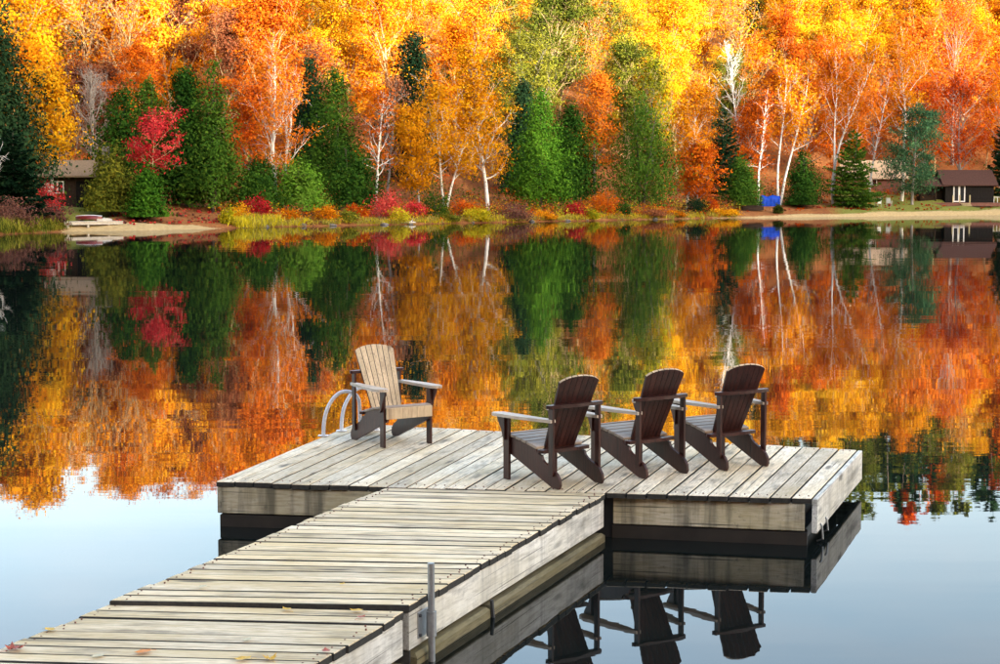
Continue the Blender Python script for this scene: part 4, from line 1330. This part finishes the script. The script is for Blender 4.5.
def quad_board(name, c4, zt, th, mat, parent, axis, ch=.005, mend=1, zj=0.0):
    """board whose top is the quad c4 (world xy, in order), grain along edge 0-1 when axis is X and along edge 0-3 when axis is Y"""
    P = [Vector((c[0], c[1], 0)) for c in c4]
    cen = sum(P, Vector()) / 4
    e = (P[1] - P[0]) if axis == 'X' else (P[3] - P[0])
    a = math.atan2(e.y, e.x) - (0 if axis == 'X' else math.pi / 2)
    rot = Matrix.Rotation(-a, 3, 'Z')
    L = [rot @ (p - cen) for p in P]
    def inset(d):
        out = []
        for i in range(4):
            q, n_, p_ = L[i], L[(i + 1) % 4], L[(i - 1) % 4]
            out.append(q + (n_ - q).normalized() * d + (p_ - q).normalized() * d)
        return out
    ring = lambda pts, z: [(p.x, p.y, z) for p in pts]
    vs = ring(L, -th) + ring(L, -ch) + ring(inset(ch), 0)
    mb = MB()
    mb.add(vs, [(3, 2, 1, 0), (8, 9, 10, 11)], 0)
    for k in range(2):
        for i in range(4):
            j = (i + 1) % 4
            mb.f.append((k * 4 + i, k * 4 + j, k * 4 + 4 + j, k * 4 + 4 + i)); mb.m.append(mend if (k == 0 or (axis == 'X' and i in (0, 2))) else 0)  # long sides and walkway chamfers coloured black to deepen the shade in the gaps
    return mb.build(name, mat, parent, (cen.x, cen.y, zt + zj), a)

def beam(name, p0, p1, z0, z1, th, mat, parent, off=0.0, ch=.006):
    """board standing on edge between two plan points; off moves it to the right of p0-p1"""
    p0 = Vector((p0[0], p0[1], 0)); p1 = Vector((p1[0], p1[1], 0))
    d = (p1 - p0); L = d.length; d.normalize()
    n_ = Vector((d.y, -d.x, 0))
    c = (p0 + p1) / 2 + n_ * (off - th / 2)
    mb = MB(); mb.box((0, 0, 0), (L, th, z1 - z0), ch=ch)
    return mb.build(name, mat, parent, (c.x, c.y, (z0 + z1) / 2), math.atan2(d.y, d.x))

def lerp2(a, b, t): return a + (b - a) * t

A, B, C_, D_ = (onplane(*q, DZ) for q in ((215, 481.6), (811.8, 498.5), (857.5, 449.8), (354, 423.5)))
plat = empty('swim_platform', (0, 0, 0), 0, 'grey weathered wooden platform at the end of the dock, carrying four chairs', 'dock')
NP = 30
gap = .015
for k in range(NP):
    t0, t1 = k / NP, (k + 1) / NP
    wf = (B - A).length / NP
    g0, g1 = t0 + gap / 2 / wf / NP, t1 - gap / 2 / wf / NP
    j0, j1 = drng.uniform(-.012, .010), drng.uniform(-.01, .01)
    f0, f1, b1, b0 = lerp2(A, B, g0), lerp2(A, B, g1), lerp2(D_, C_, g1), lerp2(D_, C_, g0)
    dirv = ((b0 - f0) + (b1 - f1)).normalized()
    quad_board('plank', [f0 - dirv * j0, f1 - dirv * j0, b1 + dirv * j1, b0 + dirv * j1], DZ, .042, [M_DECK, M_END_GAP], plat, 'Y', zj=drng.uniform(-.003, .003))
zt = DZ - .045
ins = .03
def inward(p, k=ins): return p + (((A + B + C_ + D_) / 4) - p).normalized() * k
# fascia boards: front left of the walkway, front right, right side, left side, back
J = onplane(608, 491.3, DZ)
vAB = (B - A).normalized()
beam('front_fascia', A + vAB * .05, A + vAB * 1.62, .107, zt, .045, M_FASCIA, plat, -.012)
beam('front_fascia', J + vAB * .04, B - vAB * .05, .107, zt, .045, M_FASCIA, plat, -.012)
beam('side_fascia', B + (C_ - B).normalized() * .005, C_, .095, DZ - .004, .04, M_FASCIA_LIT, plat, .042)
beam('side_fascia', D_, A + (D_ - A).normalized() * .02, .107, zt, .045, M_FASCIA, plat, -.01)
beam('back_fascia', C_, D_, .107, zt, .045, M_FASCIA, plat, -.012)
for (p, q) in ((A, A + vAB * 1.62), (J, B)):
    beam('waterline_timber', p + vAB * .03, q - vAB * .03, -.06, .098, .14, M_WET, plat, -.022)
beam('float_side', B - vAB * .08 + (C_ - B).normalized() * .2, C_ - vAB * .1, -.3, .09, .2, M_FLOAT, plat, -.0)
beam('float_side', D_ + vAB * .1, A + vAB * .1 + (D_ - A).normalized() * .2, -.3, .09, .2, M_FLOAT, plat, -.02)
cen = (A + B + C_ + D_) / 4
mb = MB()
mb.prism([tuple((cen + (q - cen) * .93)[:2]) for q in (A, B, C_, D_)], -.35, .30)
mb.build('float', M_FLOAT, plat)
# hooks hanging at the right corner
for k, (u, h) in enumerate(((.06, .10), (.16, .08))):
    p = lerp2(B, C_, u) + Vector(((C_ - B).normalized().y, -(C_ - B).normalized().x, 0)) * .055
    mb = MB(); mb.tube([(p.x - .012, p.y, .15), (p.x, p.y, .13), (p.x + .008, p.y, .13 - h), (p.x - .03, p.y + .03, .11 - h)],   .008, 6); mb.build('mooring_hook', M_STEEL, plat)

# walkway, far section
L1, R1 = onplane(384, 487.6, DZ), onplane(605.5, 493.2, DZ)
L2, R2 = onplane(110, 601.0, DZ), onplane(409, 605.5, DZ)
wk = empty('walkway', (0, 0, 0), 0, 'weathered plank walkway section leading to the chair platform', 'dock')
NW = 27
for k in range(NW):
    ln = (L2 - L1).length / NW
    g0, g1 = (k + .5 * drng.uniform(.006, .018) / ln) / NW, (k + 1 - .5 * drng.uniform(.006, .018) / ln) / NW
    a0, a1, b1, b0 = lerp2(L2, L1, g0), lerp2(R2, R1, g0), lerp2(R2, R1, g1), lerp2(L2, L1, g1)
    d = (a1 - a0).normalized()
    jl, jr = drng.uniform(-.014, .012), drng.uniform(-.010, .008)
    quad_board('plank', [a0 - d * jl, a1 + d * jr, b1 + d * jr, b0 - d * jl], DZ, .042, [M_DECKX, M_END_GAP], wk, 'X', zj=drng.uniform(-.004, .004))
vR = (R1 - R2).normalized()
PB = R2 + vR * .20
beam('end_block', R2 + vR * .008, PB - vR * .004, .10, DZ - .045, .045, M_FASCIA_LIT, wk, -.004)
beam('side_fascia', PB + vR * .004, R1 - vR * .02, .10, DZ - .045, .045, M_FASCIA_LIT, wk, -.008)
beam('side_fascia', L1, L2, .10, DZ - .045, .045, M_FASCIA, wk, -.008)
beam('end_board', L2, R2, .02, DZ - .043, .04, M_END_GAP, wk, -.02)
for (u0, u1) in ((0.02, .33), (.335, .985)):
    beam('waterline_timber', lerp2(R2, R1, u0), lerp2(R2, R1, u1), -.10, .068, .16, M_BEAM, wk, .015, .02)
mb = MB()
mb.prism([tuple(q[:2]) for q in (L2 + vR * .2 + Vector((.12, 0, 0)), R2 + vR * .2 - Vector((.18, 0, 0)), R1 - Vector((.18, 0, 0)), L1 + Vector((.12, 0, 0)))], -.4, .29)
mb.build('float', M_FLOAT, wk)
nR = Vector((vR.y, -vR.x, 0))
p = lerp2(R2, R1, .332) + nR * .02
mb = MB(); mb.tube([(p.x, p.y, .11), (p.x + .004, p.y, .06), (p.x + .012, p.y, -.02)], .012, 6); mb.build('cable_strap', M_DARKMETAL, wk)

# walkway, near section, a little lower
DN = DZ - .028
L3, R3 = onplane(108, 604.6, DN), onplane(405, 611.5, DN)
dv = ((L3 - onplane(0, 650.5, DN)).normalized() + vR).normalized()
nw = empty('near_walkway', (0, 0, 0), 0, 'nearest walkway section with fallen leaves, at the bottom edge of the photo', 'dock')
pit = .152
for k in range(24):
    ga, gb = drng.uniform(.003, .009, 2)
    a0, a1 = L3 - dv * (k + 1) * pit + dv * ga, R3 - dv * (k + 1) * pit + dv * ga
    b0, b1 = L3 - dv * k * pit - dv * gb, R3 - dv * k * pit - dv * gb
    d = (a1 - a0).normalized()
    jl, jr = drng.uniform(-.018, .014), drng.uniform(-.012, .010)
    quad_board('plank', [a0 - d * jl, a1 + d * jr, b1 + d * jr, b0 - d * jl], DN, .042, [M_DECKX, M_END_GAP], nw, 'X', zj=drng.uniform(-.004, .004))
beam('side_fascia', R3 - dv * 3.6, R3 - dv * .01, .08, DN - .045, .045, M_FASCIA_LIT, nw, -.01)
beam('side_fascia', L3, L3 - dv * 3.6, .08, DN - .045, .045, M_FASCIA, nw, -.01)
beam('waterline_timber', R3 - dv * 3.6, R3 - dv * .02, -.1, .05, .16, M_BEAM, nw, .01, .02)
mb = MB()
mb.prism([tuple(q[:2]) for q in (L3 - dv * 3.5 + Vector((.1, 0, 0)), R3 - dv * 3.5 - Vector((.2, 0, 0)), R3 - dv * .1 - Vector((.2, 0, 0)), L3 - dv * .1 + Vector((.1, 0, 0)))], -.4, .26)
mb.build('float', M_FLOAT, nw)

def nails(parent, boards, zt_, jit):
    mb = MB()
    for (p, q) in boards:
        for t in (.035, .965):
            for o_ in (-.035, .035):
                d = (q - p).normalized(); n_ = Vector((d.y, -d.x, 0))
                c = lerp2(p, q, t + drng.uniform(-jit, jit)) + n_ * (o_ + drng.uniform(-.008, .008))
                mb.tube([(c.x, c.y, zt_ - .004), (c.x, c.y, zt_ + .0055)], .0055, 6)
    tag(mb.build('nail_heads', M_RUSTWOOD, parent), kind='stuff')
nails(plat, [(lerp2(A, B, (k + .5) / NP), lerp2(D_, C_, (k + .5) / NP)) for k in range(NP)], DZ, .006)
nails(wk, [(lerp2(L2, L1, (k + .5) / NW), lerp2(R2, R1, (k + .5) / NW)) for k in range(NW)], DZ, .008)
nails(nw, [(L3 - dv * (k + .5) * pit, R3 - dv * (k + .5) * pit) for k in range(14)], DN, .008)

# anchor pole with its bracket
pp = PB + nR * .05
post = empty('anchor_pole', (pp.x, pp.y, 0), math.atan2(vR.y, vR.x), 'galvanised steel anchor pole bracketed to the side of the walkway', 'pole')
mb = MB(); mb.tube([(.006, 0, -1.2), (.003, 0, 0), (-.004, 0, .56)], .0195, 16); mb.tube([(-.004, 0, .56), (-.004, 0, .5605)], .015, 16)
mb.build('pipe', M_STEEL, post, smooth=False)
mb = MB(); mb.tube([(.0, 0, .145), (.0, 0, .285)], .029, 16, cap=True); mb.build('sleeve', M_STEEL, post)
mb = MB(); mb.box((0, .052, .215), (.15, .008, .15), ch=.002); pl = mb.build('bracket_plate', M_STEEL, post)
for xx in (-.06, .06):
    for zz in (.16, .27):
        mb = MB(); mb.tube([(xx, .05, zz), (xx, .036, zz)], .010, 6); mb.build('bolt', M_DARKMETAL, pl)

# swim ladder: two bent white tubes on the left edge
lad = empty('swim_ladder', (0, 0, 0), 0, 'white tubular swim ladder rails on the left edge of the platform', 'ladder')
P1, P2 = onplane(323.5, 436.5, DZ), onplane(341.5, 431.5, DZ)
for P in (P1, P2):
    pts = []
    prof = [(0, .0), (.005, .12), (.03, .24), (.085, .345), (.15, .405), (.21, .42), (.275, .405), (.32, .36), (.335, .28), (.34, .0)]
    ctl = [Vector((P.x + u, P.y + .10 * u, DZ + h)) for u, h in prof]
    for i in range(len(ctl) - 1):                                     # Catmull-Rom through the bend
        p0, p1, p2, p3 = ctl[max(i - 1, 0)], ctl[i], ctl[i + 1], ctl[min(i + 2, len(ctl) - 1)]
        for q in range(4):
            t = q / 4
            pts.append(.5 * ((2 * p1) + (p2 - p0) * t + (2 * p0 - 5 * p1 + 4 * p2 - p3) * t * t + (3 * p1 - p0 - 3 * p2 + p3) * t ** 3))
    pts.append(ctl[-1])
    mb = MB(); mb.tube(pts, .0175, 12); rail = mb.build('rail', M_PIPEW, lad, smooth=True)
    for u in (0, .34):
        mb = MB(); mb.box((P.x + u, P.y + .1 * u, DZ + .008), (.10, .07, .010), ch=.002); mb.build('foot_plate', M_PIPEW, rail)
mb = MB(); mb.box(((P1.x + P2.x) / 2 + .33, (P1.y + P2.y) / 2 + .03, DZ + .045), (.09, (P2.y - P1.y) * 1.0, .03), ch=.004); mb.build('tread', M_PIPEW, lad)

# ------------------------------------------------------------------ the garden chairs
def yz(mbx):                                                     # outline in (y, z), pushed along x
    return Matrix(((0, 0, 1, mbx), (1, 0, 0, 0), (0, 1, 0, 0), (0, 0, 0, 1)))

def make_chair():
    r = empty('adirondack_chair')
    for sx in (-1, 1):
        st = [(.375, .345), (.375, .235), (.30, .21), (-.36, .002), (-.455, .0), (-.478, .03), (-.47, .075), (-.43, .115), (-.36, .145), (-.25, .185), (-.215, .205), (-.20, .235), (-.165, .243), (-.135, .252), (-.10, .285), (.10, .315), (.25, .335)]
        mb = MB(); mb.prism(st, -.012, .012, yz(sx * .245)); mb.build('stringer', M_STAIN, r)
        mb = MB(); mb.box((sx * .272, .318, .254), (.024, .085, .506), ch=.003); mb.build('front_leg', M_STAIN, r)
        mb = MB(); mb.box((sx * .268, -.362, .355), (.022, .062, .52), ch=.003); mb.build('rear_post', M_STAIN, r)
        br = [(0, 0), (.13, 0), (.12, -.03), (.06, -.10), (.03, -.16), (0, -.19)]
        mb = MB(); mb.prism([(.318 + q[0] * .9, .505 + q[1]) for q in br], -.010, .010, yz(sx * .296)); mb.build('arm_bracket', M_STAIN, r)
        o = sx
        arm = [(.24 * o, -.385), (.30 * o, -.39), (.335 * o, -.20), (.375 * o, .10), (.385 * o, .36), (.37 * o, .425), (.33 * o, .45), (.28 * o, .445), (.25 * o, .40), (.245 * o, .10)]
        if sx < 0: arm = arm[::-1]
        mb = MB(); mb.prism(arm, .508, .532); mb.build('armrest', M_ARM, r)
    # seat slats down the curve of the stringers
    ys_ = [(.335, .345, -.08), (.248, .338, .10), (.160, .327, .12), (.072, .314, .14), (-.014, .299, .18), (-.092, .285, .20)]
    for (y, z, sl) in ys_:
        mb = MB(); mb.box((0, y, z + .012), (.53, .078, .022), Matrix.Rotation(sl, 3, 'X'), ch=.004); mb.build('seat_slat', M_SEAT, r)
    mb = MB(); mb.box((0, .386, .305), (.53, .022, .10), ch=.004); mb.build('front_apron', M_TAN, r)
    mb = MB()
    lower = [(-.27, -.155), (.27, -.155), (.285, -.19), (.27, -.235), (.12, -.262), (-.12, -.262), (-.27, -.235), (-.285, -.19)]
    mb.prism(lower, .256, .282); mb.build('lower_back_rail', M_STAIN, r)
    upper = [(-.30, -.322), (-.10, -.318), (.10, -.318), (.30, -.322), (.318, -.35), (.305, -.39), (.20, -.412), (0, -.424), (-.20, -.412), (-.305, -.39), (-.318, -.35)]
    mb = MB(); mb.prism(upper, .616, .642); mb.build('upper_back_rail', M_STAIN, r)
    # fan of back slats, front faces and top edges paler tan
    n = 7
    wb, wt, Ls = .34, .46, .70
    lean = math.radians(29)
    M = Matrix.Translation((0, -.105, .25)) @ Matrix.Rotation(lean, 4, 'X')
    for k in range(n):
        u0, u1 = (k + .06) / n - .5, (k + .94) / n - .5
        top = lambda u: Ls - .15 * u * u - (.016 * (abs(u) * 2) ** 6)
        um = (u0 + u1) / 2
        out = [(u0 * wb, 0), (u1 * wb, 0), (u1 * wt, top(u1)), (um * wt, top(um) + .001), (u0 * wt, top(u0))]
        mb = MB()
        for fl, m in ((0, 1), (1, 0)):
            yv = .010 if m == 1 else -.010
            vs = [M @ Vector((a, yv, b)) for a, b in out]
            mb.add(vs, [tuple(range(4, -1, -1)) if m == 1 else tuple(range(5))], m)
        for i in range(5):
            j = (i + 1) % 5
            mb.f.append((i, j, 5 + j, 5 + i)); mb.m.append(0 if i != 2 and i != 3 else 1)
        mb.build('back_slat', [M_STAIN, M_TAN], r)
    return r

chair = make_chair()
chair.scale = (.88, .80, 1.0)
def place_chair(o, feet, rz, label):
    q = sum((onplane(*f, DZ) for f in feet), Vector()) / len(feet)
    a = R(rz)
    q = q + Vector((-math.sin(a), math.cos(a), 0)) * .05
    o.location = (q.x, q.y, DZ + .003)
    o.rotation_euler = (0, 0, a)
    tag(o, label, 'chair', 'wooden chairs on the platform')
place_chair(chair, ((551, 490), (603, 483.5), (507, 479), (559, 474)), 38, 'dark brown slatted chair seen from behind, left of the row of three, nearest the walkway')
c2 = copy_tree(chair)
place_chair(c2, ((638, 479.5), (684, 474.5), (597, 468.5), (645, 464)), 36, 'dark brown slatted chair seen from behind, middle of the row of three')
c3 = copy_tree(chair)
place_chair(c3, ((719, 471.5), (765, 468), (680, 460), (727, 457)), 32, 'dark brown slatted chair seen from behind, right of the row of three, nearest the corner')
c0 = copy_tree(chair)
place_chair(c0, ((382.5, 449.9), (429, 445), (352.4, 437.6), (395.7, 434.8)), -147, 'lone chair with pale tan back slats facing the viewer beside the ladder')

# ------------------------------------------------------------------ leaves lying on the boards
def leaf_shape(kind, s, curl):
    if kind == 'birch': out = [(0, -.5), (.22, -.30), (.33, -.05), (.26, .2), (.1, .42), (0, .55), (-.1, .42), (-.26, .2), (-.33, -.05), (-.22, -.30)]
    else: out = [(0, -.42), (.12, -.30), (.40, -.34), (.30, -.12), (.52, .10), (.28, .12), (.22, .34), (.10, .24), (0, .56), (-.10, .24), (-.22, .34), (-.28, .12), (-.52, .10), (-.30, -.12), (-.40, -.34), (-.12, -.30)]
    mb = MB()
    vs = [(0, 0, .012)] + [(x * s, y * s, .004 + curl * (x * x + .5 * y * y) * s) for x, y in out]
    n = len(out)
    mb.add(vs, [(0, i + 1, (i + 1) % n + 1) for i in range(n)])
    mb.tube([(0, -.42 * s, .006), (.03 * s, -.62 * s, .008), (.02 * s, -.8 * s, .005)], .0012, 4)
    return mb
LC = {'red': plain('fallen_leaf_red', (.36, .07, .035), .6, 0, .4, 60), 'yellow': plain('fallen_leaf_yellow', (.62, .36, .04), .6, 0, .3, 60),
      'orange': plain('fallen_leaf_orange', (.62, .20, .02), .6, 0, .3, 60), 'pale': plain('fallen_leaf_pale', (.55, .47, .30), .7, 0, .25, 60)}
FALLEN = [(15, 651, 'red', 'maple', .085, 'reddish brown curled leaf at the left end of the nearest boards'),
          (50, 632, 'yellow', 'birch', .06, 'small ochre leaf at the left edge of the near walkway'),
          (143, 654, 'orange', 'birch', .075, 'bright orange leaf on the near walkway'),
          (98, 658, 'pale', 'birch', .06, 'pale straw leaf left of the bright orange leaf'),
          (202, 589, 'pale', 'birch', .05, 'pale leaf on the far walkway boards above the seam'),
          (287, 612, 'yellow', 'birch', .055, 'yellow leaf just below the walkway seam'),
          (247, 642, 'pale', 'birch', .05, 'cream leaf in the middle of the near walkway'),
          (357, 613, 'yellow', 'birch', .06, 'golden leaf below the seam near the anchor pole'),
          (361, 619.5, 'red', 'birch', .045, 'tiny red-brown leaf under the golden leaf near the anchor pole'),
          (326, 654, 'red', 'birch', .055, 'dark red leaf near the right edge of the near walkway'),
          (243, 662, 'yellow', 'birch', .075, 'long yellow leaf cut by the bottom edge of the photo, left one'),
          (270, 661.5, 'yellow', 'maple', .06, 'yellow lobed leaf at the bottom edge of the photo, right one'),
          (342, 586, 'yellow', 'birch', .035, 'tiny yellow leaf on the far walkway right of centre')]
for i, (px, py, c, kd, s_, lab) in enumerate(FALLEN):
    zz = DZ if py < 600 else DN
    p = onplane(px, py, zz)
    tag(leaf_shape(kd, s_ * 1.25, drng.uniform(.8, 2.2)).build('fallen_leaf', LC[c], None, (p.x, p.y, zz + .003), drng.uniform(0, 6.28)), lab, 'leaf', 'leaves on the dock')
